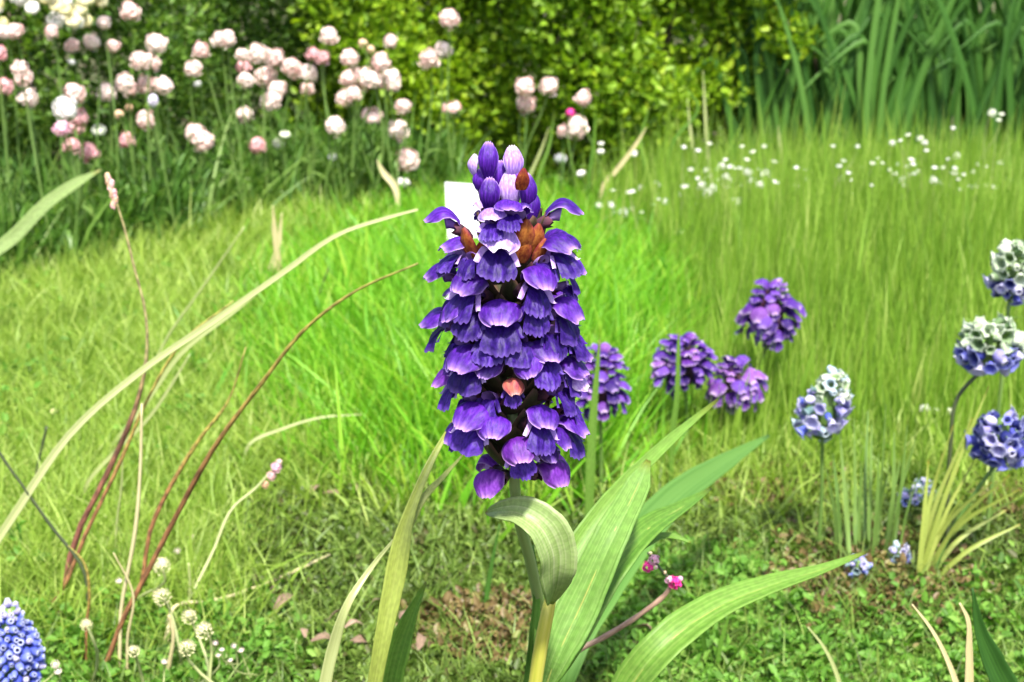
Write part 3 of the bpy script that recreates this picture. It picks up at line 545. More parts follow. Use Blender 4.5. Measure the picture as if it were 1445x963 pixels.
def tube_geo():
    v, f, r = [], [], []; n = 8
    for i, (x, z, q) in enumerate(((-26, -16, 5), (-12, -10, 6.5), (2, -3, 9), (13, 0, 12), (20, 0, 13.5))):
        for k in range(n): a = 6.2832 * k / n; v.append((x + .25 * q * math.sin(a), q * math.cos(a), z + q * math.sin(a) * .8)); r.append(0)
    for i in range(4):
        for k in range(n): f.append((i * n + k, i * n + (k + 1) % n, (i + 1) * n + (k + 1) % n, (i + 1) * n + k))
    return v, f, r
def calyx_geo():
    v, f, r = [], [], []; n = 10
    for i, (x, z, q) in enumerate(((-30, -18, 3), (-22, -15, 9), (-8, -10, 11.5), (3, -7, 13))):
        for k in range(n): a = 6.2832 * k / n; t = (4.5 if k % 2 else -2) * (i == 3); v.append((x + t, q * math.cos(a), z + q * math.sin(a) * .9)); r.append(.6 if i == 3 else 0)
    for i in range(3):
        for k in range(n): f.append((i * n + k, i * n + (k + 1) % n, (i + 1) * n + (k + 1) % n, (i + 1) * n + k))
    return v, f, r
def bract_geo(w=24, L=40):
    return grid_mesh('bract', lambda u, v: (6 * math.sin(u * 2.2) + 3 * (1 - v * v) - 10 * u * u * .2, w * .5 * v * math.sin(math.pi * (.22 + .76 * u)) ** .8 + .001 * v, L * u), 9, 8, None, lambda u, v: min(1, abs(v) ** 3 * .8 + max(0, u - .75) * 2))
def G3(geo, mat): return mesh_np('petal', np.array(geo[0]) * PX, geo[1], mat, rim=geo[2], smooth=True)
HG = [hood_geo(s) for s in range(5)]; LG = [lip_geo(s) for s in range(4)]
HOOD = {k: [G3(h, M[k]) for h in HG] for k in ('hood', 'hoodred', 'palehood', 'wither')}
LIP = [G3(h, M['lip']) for h in LG]; LOBE = [[G3(lobe_geo(s), M[m]) for s in (-1, 1)] for m in ('lip', 'lobe')]
TUBE = G3(tube_geo(), M['tubem']); CALYX = G3(calyx_geo(), M['calyx'])
BRACT = {k: G3(bract_geo(), M[k]) for k in ('bract', 'orange')}
for grp in list(HOOD.values()) + [LIP]:
    for m_ in grp: m_.name = 'petal'

hero = thing('self_heal_spike', 'tall violet self-heal flower spike with hooded florets and orange bracts', 'flower spike', Vector((P(766, 960, .575).x, .58 * U, 0)))
HB = ORG[hero]; AXX = P(AX, 450, D0).x
def zy(py): return P(AX, py, D0).z
ztop, zbot = zy(215), zy(700)
part('stem', tube([(HB.x, HB.y, -.004), P(766, 960, .575), P(764, 880, .57), P(750, 800, .55), P(733, 735, .518), (AXX + .001, D0 * U, zbot), (AXX, D0 * U, zy(440)), (AXX, D0 * U, zy(250))], [.0022, .0019, .0017, .0015, .0010], 8, 30), M['hstem'], hero)
def floret(px, py, size=1.0, kind='hood', what='full', pitch=0.0, yaw=None, back=False, reach=None, roll=0.0, stretch=1.0):
    """px, py: where the hood's middle shows; size 1 = 46 px wide hood"""
    dx = (px - AX); rch = reach or (34 if py < 288 else (104 if py < 640 else 74))
    s = max(-1, min(1, dx / rch)); phi = math.asin(s) * .94 if yaw is None else R(yaw)
    if back: phi = math.pi - phi
    n = Vector((math.sin(phi), -math.cos(phi), 0)); dist = (rch if not (yaw is not None) else rch) * PX
    dep = D0 * U - math.cos(phi) * dist * (1 if abs(s) < 1 else .9)
    tgt = P(px, py, dep / U) if not back else Vector((AXX + dx * PX, dep, zy(py)))
    rot = Matrix(((n.x, -n.y, 0, 0), (n.y, n.x, 0, 0), (0, 0, 1, 0), (0, 0, 0, 1))) @ Matrix.Rotation(-pitch, 4, 'Y') @ Matrix.Rotation(roll, 4, 'X')
    ctr = Vector((30 * stretch, 0, 8)) * PX * size; loc = tgt - (rot.to_3x3() @ ctr)
    fl = link('floret', TUBE, hero, Matrix.Translation(loc - HB) @ rot @ Matrix.Diagonal((size * stretch, size / stretch ** .5, size / stretch ** .7, 1)))
    if what in ('full', 'hood'): link('hood', HOOD[kind][rng.integers(5)], fl)
    if what in ('full', 'lip'):
        link('lower_lip', LIP[rng.integers(4)], fl); q = LOBE[1 if kind == 'palehood' or what == 'full' and rng.random() < .45 else 0]; link('side_lobe', q[0], fl); link('side_lobe', q[1], fl)
    link('calyx', CALYX, fl); return fl
FL = [ # px, py, size, kind, what, pitch, yaw
    (738, 294, .6, 'hood', 'hood', .5, 30), (694, 304, .75, 'palehood', 'full', .3, -12), (718, 292, .7, 'hood', 'full', .3, 8),
    (621, 306, .80, 'hood', 'hood', .10, -82), (800, 294, .86, 'hood', 'hood', .12, 82),
    (705, 338, 1.12, 'palehood', 'full', .10, 0), (641, 346, .85, 'hood', 'full', .2, -58), (617, 383, .82, 'hood', 'hood', .05, -80), (791, 345, .95, 'hood', 'full', .2, 55), (808, 374, .82, 'hood', 'full', .0, 74), (762, 394, 1.02, 'hood', 'full', .1, 26), (659, 400, 1.05, 'hood', 'full', .1, -34),
    (617, 449, .98, 'hood', 'full', .0, -72), (706, 442, 1.15, 'hood', 'full', .05, -3), (757, 424, .95, 'hood', 'lip', .0, 18), (803, 436, 1.0, 'hood', 'full', .05, 56), (664, 432, .95, 'hood', 'lip', 0, -30), (785, 462, .9, 'hood', 'lip', 0, 40), (640, 478, .85, 'hood', 'lip', 0, -55),
    (659, 503, 1.12, 'hood', 'full', .05, -36), (632, 533, .90, 'hoodred', 'full', .0, -66), (690, 518, .8, 'hood', 'hood', -.1, -20), (772, 496, 1.05, 'hood', 'full', .05, 30), (808, 515, .90, 'hood', 'full', .0, 62), (745, 516, .75, 'hood', 'hood', -.2, 10), (797, 545, .85, 'hood', 'lip', 0, 50), (725, 545, .60, 'wither', 'full', -.25, 8), (817, 540, .62, 'palehood', 'hood', 0, 75),
    (667, 588, 1.12, 'hood', 'full', .05, -34), (645, 614, .75, 'hood', 'hood', -.2, -55), (697, 600, .85, 'hood', 'hood', -.1, -18), (769, 589, 1.0, 'hood', 'full', .05, 30), (812, 600, .92, 'hood', 'full', .0, 64), (733, 632, .9, 'hoodred', 'full', -.15, 5), (793, 618, .8, 'hood', 'hood', -.25, 45),
    (688, 683, .98, 'hoodred', 'hood', -.35, -24), (787, 668, 1.0, 'hoodred', 'hood', -.2, 38), (738, 636, .42, 'wither', 'hood', -.1, 5),
    (690, 470, .9, 'hood', 'lip', .1, -14), (735, 474, .9, 'hood', 'lip', .1, 10), (684, 556, .85, 'hood', 'lip', 0, -30), (650, 560, .8, 'hood', 'lip', 0, -52), (815, 470, .8, 'hood', 'lip', 0, 66), (823, 500, .6, 'hood', 'hood', 0, 76), (630, 420, .8, 'hood', 'lip', 0, -62), (640, 440, .8, 'hood', 'hood', -.1, -48), (806, 400, .75, 'hood', 'lip', 0, 66), (660, 358, .7, 'hood', 'lip', .1, -46), (772, 362, .75, 'hood', 'lip', .1, 40), (640, 590, .7, 'hood', 'lip', 0, -60), (812, 566, .7, 'hood', 'lip', 0, 62), (775, 640, .6, 'hood', 'hood', -.2, 30)]
for (x, y, s, k, p, rl, rc) in [(667, 228, .45, 'palehood', 1.5, -.7, -2), (689, 224, .70, 'hood', 1.62, 0, 14), (725, 222, .72, 'palehood', 1.45, .3, 5), (691, 268, .72, 'hood', 1.62, 0, 22), (746, 268, .66, 'hood', 1.62, .5, 16), (721, 266, .72, 'palehood', 1.6, .1, 14), (708, 246, .6, 'hood', 1.6, .1, -4), (730, 252, .55, 'hoodred', 1.6, .3, 8), (676, 250, .5, 'hood', 1.6, -.4, 4), (752, 288, .6, 'hood', 1.5, .5, 10)]:
    floret(x, y, s, k, 'hood', p, 180, reach=-rc, roll=rl, stretch=1.32)
for (x, y, s, k, w, p, yw) in FL: floret(x, y, s * 1.08, k, w, p + rng.normal() * .06, yw + rng.normal() * 4, roll=rng.normal() * .14)
for (x, y, s, k, w, p, yw) in FL:                      # the far side of the spike carries florets too
    if abs(yw) < 60 and y > 300: floret(x + rng.normal() * 6, y + rng.uniform(-10, 16), s * .95, 'hoodred' if k == 'wither' else k, w, p, yw, back=True)
for y in (350, 420, 480, 550, 610):
    for a in (-62, 62): floret(AX + 92 * math.sin(R(a)), y + rng.uniform(-10, 10), .85, 'hood', 'full', 0, a * .97, back=True)
for row, y in enumerate(range(318, 652, 26)):           # bracts and calyces round the stem
    for k in range(9):
        a = R(k * 40 + row * 26); rr = (20 if y < 360 else 30) * (1 if y < 590 else .55)
        loc = Vector((AXX + math.sin(a) * rr * PX, D0 * U - math.cos(a) * rr * PX, zy(y + 22)))
        n = Vector((math.sin(a), -math.cos(a), 0)); rot = Matrix(((n.x, -n.y, 0, 0), (n.y, n.x, 0, 0), (0, 0, 1, 0), (0, 0, 0, 1))) @ Matrix.Rotation(.5, 4, 'Y')
        link('bract', BRACT['bract'], hero, Matrix.Translation(loc - HB) @ rot @ Matrix.Scale(1.3, 4))
for (x, y, s, tw, dd) in [(670, 345, 1.15, -10, 62), (681, 350, .8, 6, 58), (737, 336, 1.25, 4, 66), (748, 340, 1.2, 10, 60), (724, 318, 1.0, -4, 48), (733, 352, 1.0, 14, 62), (712, 312, .7, -12, 45), (735, 250, .85, 4, 30), (756, 350, .9, 16, 62), (664, 330, .7, -16, 60)]:
    rot = Matrix.Rotation(R(-90 + (x - AX) * .7), 4, 'Z') @ Matrix.Rotation(.22, 4, 'Y') @ Matrix.Rotation(R(-tw), 4, 'X')
    link('bract', BRACT['orange'], hero, Matrix.Translation(P(x, y + 18, D0 - dd * PX / U) - HB) @ rot @ Matrix.Scale(s, 4))

# ------------------------------------------------------------------ smaller heads: clusters of florets
def small_floret_geo(kind):
    if kind == 'hooded':
        a = hood_geo(3); b = lip_geo(2); v = [tuple(np.array(p) / 46) for p in a[0]] + [tuple(np.array(p) / 46) for p in b[0]]; f = list(a[1]) + [tuple(i + len(a[0]) for i in q) for q in b[1]]
        return v, f, a[2] + b[2]
    if kind == 'bell':                                  # grape-hyacinth bell: urn with a pale mouth
        v, f, r = [], [], []; n = 9
        for i, (x, q, rm) in enumerate(((-.3, .02, 0), (-.2, .3, 0), (.05, .48, 0), (.4, .52, 0), (.72, .40, .05), (.86, .26, .3), (.99, .32, 1), (.90, .20, .6))):
            for k in range(n): a = 6.2832 * k / n; v.append((x, q * math.cos(a), q * math.sin(a))); r.append(rm)
        for i in range(7):
            for k in range(n): f.append((i * n + k, i * n + (k + 1) % n, (i + 1) * n + (k + 1) % n, (i + 1) * n + k))
        f.append(tuple(range(n))); return v, f, r
    if kind == 'lobed':                                 # open bell with six spreading lobes
        v, f, r = [], [], []; n = 18
        for i, (x, q, rm, lob) in enumerate(((-.25, .03, 0, 0), (-.1, .22, 0, 0), (.2, .33, 0, 0), (.5, .34, 0, .05), (.75, .46, .15, .2), (.88, .66, .5, .5), (.84, .80, 1, .75))):
            for k in range(n): a = 6.2832 * k / n; m = 1 - lob * .62 * (1 - abs(math.cos(3 * a))); v.append((x - .06 * lob * math.sin(5 * a), q * m * math.cos(a), q * m * math.sin(a))); r.append(rm * .8)
        for i in range(6):
            for k in range(n): f.append((i * n + k, i * n + (k + 1) % n, (i + 1) * n + (k + 1) % n, (i + 1) * n + k))
        return v, f, r
VM = dict(violet=petal_mat('violet_floret', [(.022, .005, .10), (.05, .012, .18), (.11, .04, .30)], (.40, .28, .56), nscale=200, vary=.7),
          pinkviolet=petal_mat('pink_violet_floret', [(.045, .008, .14), (.09, .022, .21), (.20, .075, .32)], (.66, .5, .74), nscale=200, vary=.7),
          blue=petal_mat('blue_bell', [(.03, .05, .32), (.07, .10, .50), (.16, .20, .66)], (.62, .66, .86), nscale=220, vary=.7),
          navy=petal_mat('navy_bell', [(.015, .02, .12), (.04, .045, .30), (.10, .11, .46)], (.4, .42, .7), nscale=220, vary=.7),
          palelilac=petal_mat('pale_lilac_bell', [(.20, .18, .44), (.34, .32, .58), (.46, .44, .66)], (.6, .6, .7), nscale=200, vary=.6),
          seed=petal_mat('green_white_bell', [(.12, .20, .08), (.26, .34, .20), (.46, .52, .42)], (.6, .64, .55), nscale=200, vary=.8, tcol=(1, 1.1, .8, 1)),
          teal=petal_mat('grey_blue_bell', [(.07, .14, .14), (.18, .27, .29), (.34, .43, .48)], (.6, .7, .76), nscale=200, vary=.7))
SF = {}
def sf(kind, col):
    if (kind, col) not in SF:
        v, f, r = small_floret_geo(kind); SF[(kind, col)] = mesh_np('floret', v, f, VM[col], rim=r, smooth=True)
    return SF[(kind, col)]
def head(name, label, cat, px, py, w, h, d, n, kind, pick, fs, stem_pts, stem_mat, stem_r=.0011, group=None, cone=.0, droop=0.0, lean=0.0, partname='floret'):
    """egg-shaped head centred on a pixel: w, h in pixels, fs floret size in pixels"""
    c = P(px, py, d); k = mpp(d); base = stem_pts[-1]; t = thing(name, label, cat, (base[0], base[1], 0), group)
    for i, q in enumerate(fib(n, -.92, 1)):
        taper = 1 - cone * (q[2] * .5 + .5); p = Vector((q[0] * taper * w / 2 + lean * q[2] * h / 2, q[1] * taper * w / 2, q[2] * h / 2)) * (.78 + .05 * rng.normal()) * k
        out = Vector((q[0], q[1], q[2] * .55 + .12 - droop)).normalized(); nz = Vector((rng.normal() * .3, rng.normal() * .3, rng.normal() * .3)); out = (out + nz).normalized()
        z = (Vector((0, 0, 1)) - out * out.z); z = z.normalized() if z.length > .05 else Vector((0, 1, 0)); y = z.cross(out)
        m4 = Matrix(((out.x, y.x, z.x, 0), (out.y, y.y, z.y, 0), (out.z, y.z, z.z, 0), (0, 0, 0, 1)))
        link(partname, sf('lobed' if kind == 'bell' and n < 100 and (i * 5) % 7 < 5 else kind, pick(q[2], i)), t, Matrix.Translation(c + p - ORG[t]) @ m4 @ Matrix.Scale(fs * k * rng.uniform(.65, 1.3) * (1 - .3 * cone * (q[2] > .5)), 4))
    core = tube([c - Vector((0, 0, h * .42 * k)), c, c + Vector((lean * h * .3 * k, 0, h * .40 * k))], [w * .16 * k, w * .24 * k, w * .08 * k], 8, 8)
    part('receptacle', core, M['greenstem'] if kind == 'bell' else M['calyx'], t)
    if kind == 'bell' and n > 30 and cone < .5:
        for j in range(12):
            q = unit(1)[0]; q[2] = abs(q[2]) * .8 - .2; p = Vector((q[0] * w, q[1] * w, q[2] * h)) * .30 * k
            link('bract', STEMLEAF, t, Matrix.Translation(c + p - ORG[t]) @ Matrix.Rotation(math.atan2(q[1], q[0]), 4, 'Z') @ Matrix.Rotation(-rng.uniform(.1, 1.0), 4, 'Y') @ Matrix.Scale(w * k / .10 * rng.uniform(.7, 1.2), 4))
    part('stem', tube([c - Vector((0, 0, h * .40 * k))] + [Vector(s) for s in stem_pts], [stem_r, stem_r, stem_r * 1.3], 6, 16), stem_mat, t)
    return t
def down(px, py, d, dx=0.0): 
    c = P(px, py, d); return [Vector((c.x + dx * .5, c.y + .002, c.z * .5)), Vector((c.x + dx, c.y + .003, -.004))]
vio = lambda z, i: 'violet' if (i * 7) % 5 else 'pinkviolet'
head('purple_flower_head', 'domed violet flower head with a pointed top on a dark stem', 'flower', 1087, 440, 82, 86, 1.36, 46, 'hooded', vio, 21, [P(1078, 500, 1.36), P(1070, 545, 1.36), Vector((P(1066, 600, 1.36).x, 1.36 * U, -.004))], M['darkstem'], .0012, cone=.55)
head('purple_flower_head', 'blurred violet flower head split by a green grass blade', 'flower', 966, 511, 76, 76, 1.25, 44, 'hooded', vio, 19, down(972, 545, 1.25), M['greenstem'], cone=.2)
head('purple_flower_head', 'small round pinkish violet flower head below the pointed one', 'flower', 1036, 539, 64, 54, 1.27, 32, 'hooded', lambda z, i: 'pinkviolet' if i % 3 else 'violet', 20, down(1036, 560, 1.27), M['greenstem'], cone=.1)
head('purple_flower_head', 'narrow violet flower spike close beside the tall purple spike', 'flower', 848, 540, 60, 114, 1.12, 44, 'hooded', lambda z, i: 'violet' if i % 4 else 'pinkviolet', 18, down(850, 590, 1.12), M['greenstem'], cone=.15)
pk = lambda z, i: 'seed' if z > .15 and i % 3 else ('palelilac' if z > -.25 else ('navy' if i % 2 else 'blue'))
head('bell_flower_head', 'pale grey-lilac bell flower head in the grass with a pointed tip', 'flower', 1163, 572, 92, 116, 1.02, 64, 'bell', lambda z, i: ('teal' if i % 2 else 'seed') if z > .35 else ('palelilac' if i % 3 else ('teal' if i % 2 else 'blue')), 14, down(1165, 630, 1.02), M['greenstem'], cone=.55, droop=.3, lean=.35, partname='bell')
head('bell_flower_head', 'white and navy bell flower head above the drooping one', 'flower', 1428, 385, 62, 88, 1.04, 46, 'bell', lambda z, i: 'seed' if z > -.1 else ('navy' if i % 3 else 'palelilac'), 15, down(1425, 430, 1.04), M['greenstem'], cone=.4, droop=.3, partname='bell')
head('bell_flower_head', 'drooping bell flower head, greenish white on top with dark blue bells below', 'flower', 1396, 486, 100, 80, 1.0, 62, 'bell', lambda z, i: 'seed' if z > .05 else ('navy' if i % 3 else 'palelilac'), 16, [P(1352, 560, 1.0), Vector((P(1344, 600, 1.0).x, 1.0 * U, .07)), Vector((P(1338, 800, 1.0).x, 1.0 * U, -.004))], M['darkstem'], cone=.2, droop=.55, partname='bell')
head('bell_flower_head', 'deep blue bell flower head leaning over a fan of thin leaves', 'flower', 1412, 620, 80, 84, .98, 54, 'bell', lambda z, i: 'navy' if i % 4 else 'palelilac', 16, [P(1380, 690, .98), Vector((P(1330, 790, .98).x, .98 * U, .02)), Vector((P(1310, 815, .98).x, .98 * U, -.004))], M['greenstem'], cone=.2, droop=.4, partname='bell')
for (x, y, w, lab) in [(1285, 702, 22, 'tiny pale blue bell cluster among thin leaves above the dry moss'), (1270, 782, 24, 'small lilac-blue bell cluster at the foot of the thin leaves'), (1212, 800, 26, 'low teal-blue bell cluster beside the strap leaf tip'), (1302, 690, 16, 'faint grey-blue bell cluster high in the leaf tuft')]:
    head('small_bell_cluster', lab, 'flower', x, y, w, w, gd(x, y + 30), 14, 'bell', lambda z, i: 'teal' if i % 2 else ('blue' if z < 0 else 'palelilac'), 10, down(x, y, gd(x, y + 30)), M['greenstem'], .0006, partname='bell')
head('grape_hyacinth', 'bright blue grape hyacinth spike of packed bells', 'flower', 20, 925, 108, 206, .80, 230, 'bell', lambda z, i: 'palelilac' if z > .86 or i % 9 == 0 else 'blue', 12, down(20, 990, .80), M['greenstem'], .002, cone=.5, droop=.35, partname='bell')

# ------------------------------------------------------------------ traced leaves and stems in front
def px_pts(pts, d):
    dd = prof(d, len(pts)) if np.ndim(d) else [d] * len(pts); return [P(x, y, float(q)) for (x, y), q in zip(pts, dd)]
def rootward(pts, drop=True):
    """append a foot on the ground under the first point"""
    p = pts[0]; q = pts[1]; v = (p - q); foot = Vector((p.x + v.x * .35, p.y + .002, -.004)); return [foot, Vector((p.x + v.x * .18, p.y + .001, p.z * .5))] + pts
def blade_thing(name, label, cat, pts, d, wpx, mat, normal=(0, -.8, .55), fold=.25, twist=(0, 0), group=None, thick=.0003, foot=True, wave=0.05, n=34, vein=None, parent=None):
    """a leaf blade traced base to tip, one thing with its blade (and midrib)"""
    pp = px_pts(pts, d); dm = float(np.mean(d)); w = [a * mpp(dm) for a in wpx]
    if foot: pp = rootward(pp); w = [w[0] * .6, w[0] * .8] + w
    if parent:
        b = t = part('leaf', ribbon(pp, w, normal, fold, n, 8, twist, wave), mat, parent, thick=thick); t['label'] = label; ORG[t] = ORG[parent]
    else:
        t = thing(name, label, cat, (pp[0].x, pp[0].y, 0), group)
        b = part('blade', ribbon(pp, w, normal, fold, n, 8, twist, wave), mat, t, thick=thick)
    if vein:
        q = spline(pp, n); part('midrib', tube([tuple(a) for a in q[::3]], [vein * 1.4, vein, vein * .3], 5, 20), M['yellowgreen'], t)
    return t
def stem_thing(name, label, cat, pts, d, rpx, mat, group=None, foot=True, n=30, wob=.05):
    pp = px_pts(pts, d); dm = float(np.mean(d)); r = [a * mpp(dm) for a in rpx]
    if foot: pp = rootward(pp); r = [r[0], r[0]] + r
    t = thing(name, label, cat, (pp[0].x, pp[0].y, 0), group); part('stalk', tube(pp, r, 6, n, wob), mat, t); return t

# broad leaves under the spike: one plant
plant = thing('broad_leaved_plant', 'plant with broad upright pale green leaves under the purple spike', 'plant', (P(768, 985, .55).x, .55 * U, 0))
blade_thing('broad_leaf', 'broad pale green leaf standing tallest under the purple spike', 'leaf', [(768, 975), (785, 930), (822, 850), (862, 760), (898, 690), (915, 650)], [.52, .52, .53, .54, .56, .57], [16, 40, 66, 62, 50, 40, 8], M['broad'], (-.25, -.9, .45), .35, (10, -10), vein=.0003, parent=plant)
blade_thing('broad_leaf', 'broad leaf half hidden behind the tallest pale leaf', 'leaf', [(775, 975), (770, 900), (800, 800), (850, 720), (930, 635), (1012, 565)], [.56, .56, .58, .60, .64, .68], [14, 34, 44, 36, 26, 18, 5], M['longleaf'], (.1, -.9, .45), .3, parent=plant)
blade_thing('broad_leaf', 'broad green leaf bending away with a narrow pointed tip', 'leaf', [(762, 980), (800, 910), (850, 820), (905, 755), (960, 718), (1004, 690)], [.54, .54, .56, .58, .61, .64], [20, 40, 56, 50, 38, 22, 4], M['longleaf'], (.2, -.75, .7), .45, (0, 15), vein=.0003, parent=plant)
blade_thing('narrow_leaf', 'thin curling blade at the tip of the bending broad leaf', 'leaf', [(880, 800), (915, 765), (950, 757), (975, 766)], [.58, .59, .6, .6], [8, 14, 10, 3], M['longleaf'], (0, -.7, .7), .3, foot=False, parent=plant)
blade_thing('broad_leaf', 'dark green leaf lying back into the grass behind the others', 'leaf', [(800, 950), (880, 790), (950, 705), (1020, 655), (1085, 615)], [.70, .78, .86, .94, 1.02], [20, 46, 54, 46, 30, 5], M['iris'], (.1, -.7, .8), .25, parent=plant)
blade_thing('strap_leaved_plant', 'long arching strap leaf with a blue-green tip above the dry moss', 'leaf', [(880, 985), (930, 920), (1005, 862), (1085, 828), (1155, 806), (1222, 780)], [.56, .56, .58, .60, .62, .64], [44, 60, 56, 46, 32, 18, 5], M['longleaf'], (-.1, -.62, .85), .45, (0, 0), vein=.0003)
# curled leaf on its yellow stalk
def curled():
    base = P(752, 990, .51)
    st = part('leaf_stalk', tube([Vector((base.x - .002, base.y + .002, -.004)), base, P(762, 920, .51), P(772, 868, .51), P(779, 835, .512)], [.0018, .0020, .0021, .0020, .0016], 8, 30), M['yellowstem'], plant)
    b = part('leaf', ribbon(px_pts([(776, 852), (782, 815), (781, 778), (764, 744), (735, 724), (700, 722), (686, 724)], [.500, .485, .482, .482, .485, .49, .495]), [a * mpp(.51) for a in (10, 52, 66, 64, 48, 22, 4)], (.35, -.9, .35), .5, 34, 10, (15, -30), .05), M['broadlit'], plant, thick=.0003); b['label'] = 'folded pale leaf with its tip curling over'; ORG[b] = ORG[plant]
    part('fold', ribbon(px_pts([(780, 850), (797, 808), (800, 770), (784, 742), (756, 726)], [.503, .495, .492, .492, .492]), [a * mpp(.51) for a in (6, 22, 26, 20, 4)], (-.5, -.8, .3), .3, 24, 6), M['broad'], b, thick=.0003)
curled()
blade_thing('narrow_leaf', 'narrow dark blue-green blade standing against the curled leaf', 'leaf', [(742, 985), (752, 900), (757, 830), (752, 770)], .56, [14, 16, 12, 3], M['iris'], (.3, -.9, .3), .4, parent=plant)
fork = thing('yellow_green_grass', 'wide yellow-green grass forking below the foot of the purple spike', 'grass', (P(525, 990, .55).x, .55 * U, 0))
blade_thing('wild_grass', 'wide yellow-green blade rising to the foot of the purple spike', 'grass', [(525, 990), (540, 900), (556, 820), (572, 742), (600, 668), (642, 590)], [.55, .55, .555, .56, .57, .59], [22, 24, 30, 34, 18, 12, 4], M['yellowgreen'], (.15, -.95, .3), .35, vein=.0002, parent=fork)
blade_thing('wild_grass', 'thin green side blade forking off the wide yellow-green blade', 'grass', [(574, 745), (596, 705), (628, 670), (655, 640)], [.565, .57, .58, .59], [16, 12, 7, 2], M['yellowgreen'], (.15, -.9, .4), .3, foot=False, parent=fork)
blade_thing('wild_grass', 'slender pale blade bowing towards the wide yellow-green blade', 'grass', [(455, 990), (470, 915), (492, 850), (525, 800), (560, 757)], [.56, .56, .56, .57, .57], [20, 19, 12, 8, 3], M['palegrass'], (.1, -.95, .3), .35)
blade_thing('young_plant', 'short dark green pointed leaf beside the wide yellow-green blade', 'leaf', [(548, 990), (560, 930), (580, 870), (601, 822)], .60, [28, 42, 40, 20, 3], M['herbleaf'] if 'herbleaf' in M else M['longleaf'], (-.2, -.9, .35), .4)
blade_thing('young_plant', 'blue-green pointed leaf standing by two straw blades', 'leaf', [(1422, 985), (1402, 940), (1382, 890), (1372, 830)], .62, [40, 46, 36, 18, 3], M['iris'], (.15, -.9, .35), .4)
blade_thing('straw', 'straw coloured blade with a bent tip beside the blue-green leaf', 'grass', [(1366, 985), (1367, 920), (1364, 870), (1354, 851)], .62, [14, 15, 10, 6, 3], M['straw'], (.1, -.9, .3), .3)
blade_thing('straw', 'thin straw blade leaning away from the blue-green leaf', 'grass', [(1354, 985), (1338, 935), (1312, 885), (1287, 853)], .62, [11, 10, 7, 5, 2], M['straw'], (.1, -.9, .3), .3)
blade_thing('straw', 'short pale straw blade lying over the herbs', 'grass', [(1188, 985), (1178, 945), (1160, 910), (1140, 885)], .74, [8, 8, 6, 4, 2], M['palegrass'], (.1, -.9, .3), .3)
blade_thing('wild_grass', 'slim upright green blade in front of the blurred split flower head', 'grass', [(950, 600), (955, 560), (957, 500), (958, 470)], 1.15, [9, 9, 8, 6, 3], M['longleaf'], (.2, -.95, .2), .2)
blade_thing('wild_grass', 'slim upright green blade crossing the narrow violet spike', 'grass', [(832, 680), (836, 600), (841, 540), (846, 480)], 1.0, [15, 15, 12, 8, 3], M['longleaf'], (.2, -.95, .2), .2)
blade_thing('wild_grass', 'faint bluish blade standing alone over the moss', 'grass', [(682, 880), (688, 830), (695, 790), (705, 740)], .92, [8, 9, 8, 5, 2], M['iris'], (.2, -.95, .2), .2)
# the magenta sprig
def sprig():
    d = .62; pts = px_pts([(735, 990), (800, 928), (860, 895), (905, 866), (942, 835), (950, 822)], d); b = Vector((pts[0].x - .005, pts[0].y, -.004)); t = thing('magenta_sprig', 'bare pinkish twig tipped with tiny magenta florets', 'flower', (b.x, b.y, 0))
    part('twig', tube([b] + pts, [.0012, .0011, .0010, .0009, .0008], 6, 28, .08), M['twig'], t)
    part('twig', tube(px_pts([(812, 918), (850, 900), (872, 888)], d), [.0008, .0008, .0003], 5, 8, .05), M['twig'], t)
    part('twig', tube(px_pts([(950, 822), (936, 808), (922, 790), (914, 780)], d), [.0006, .0005, .0004], 5, 8), M['darkstem'], t)
    for (x, y, r, c) in [(952, 822, 11, 'magenta'), (944, 818, 7, 'rose'), (960, 817, 6, 'rose'), (922, 790, 9, 'rose'), (914, 800, 9, 'magenta'), (925, 800, 6, 'pale'), (938, 808, 4, 'orange'), (918, 781, 4, 'cream')]:
        link('floret', bloom('pompom' if r > 6 else 'bud', 1, c), t, Matrix.Translation(P(x, y, d) - ORG[t]) @ Matrix.Rotation(.9, 4, 'X') @ Matrix.Scale(r * mpp(d) * .9, 4))
sprig()

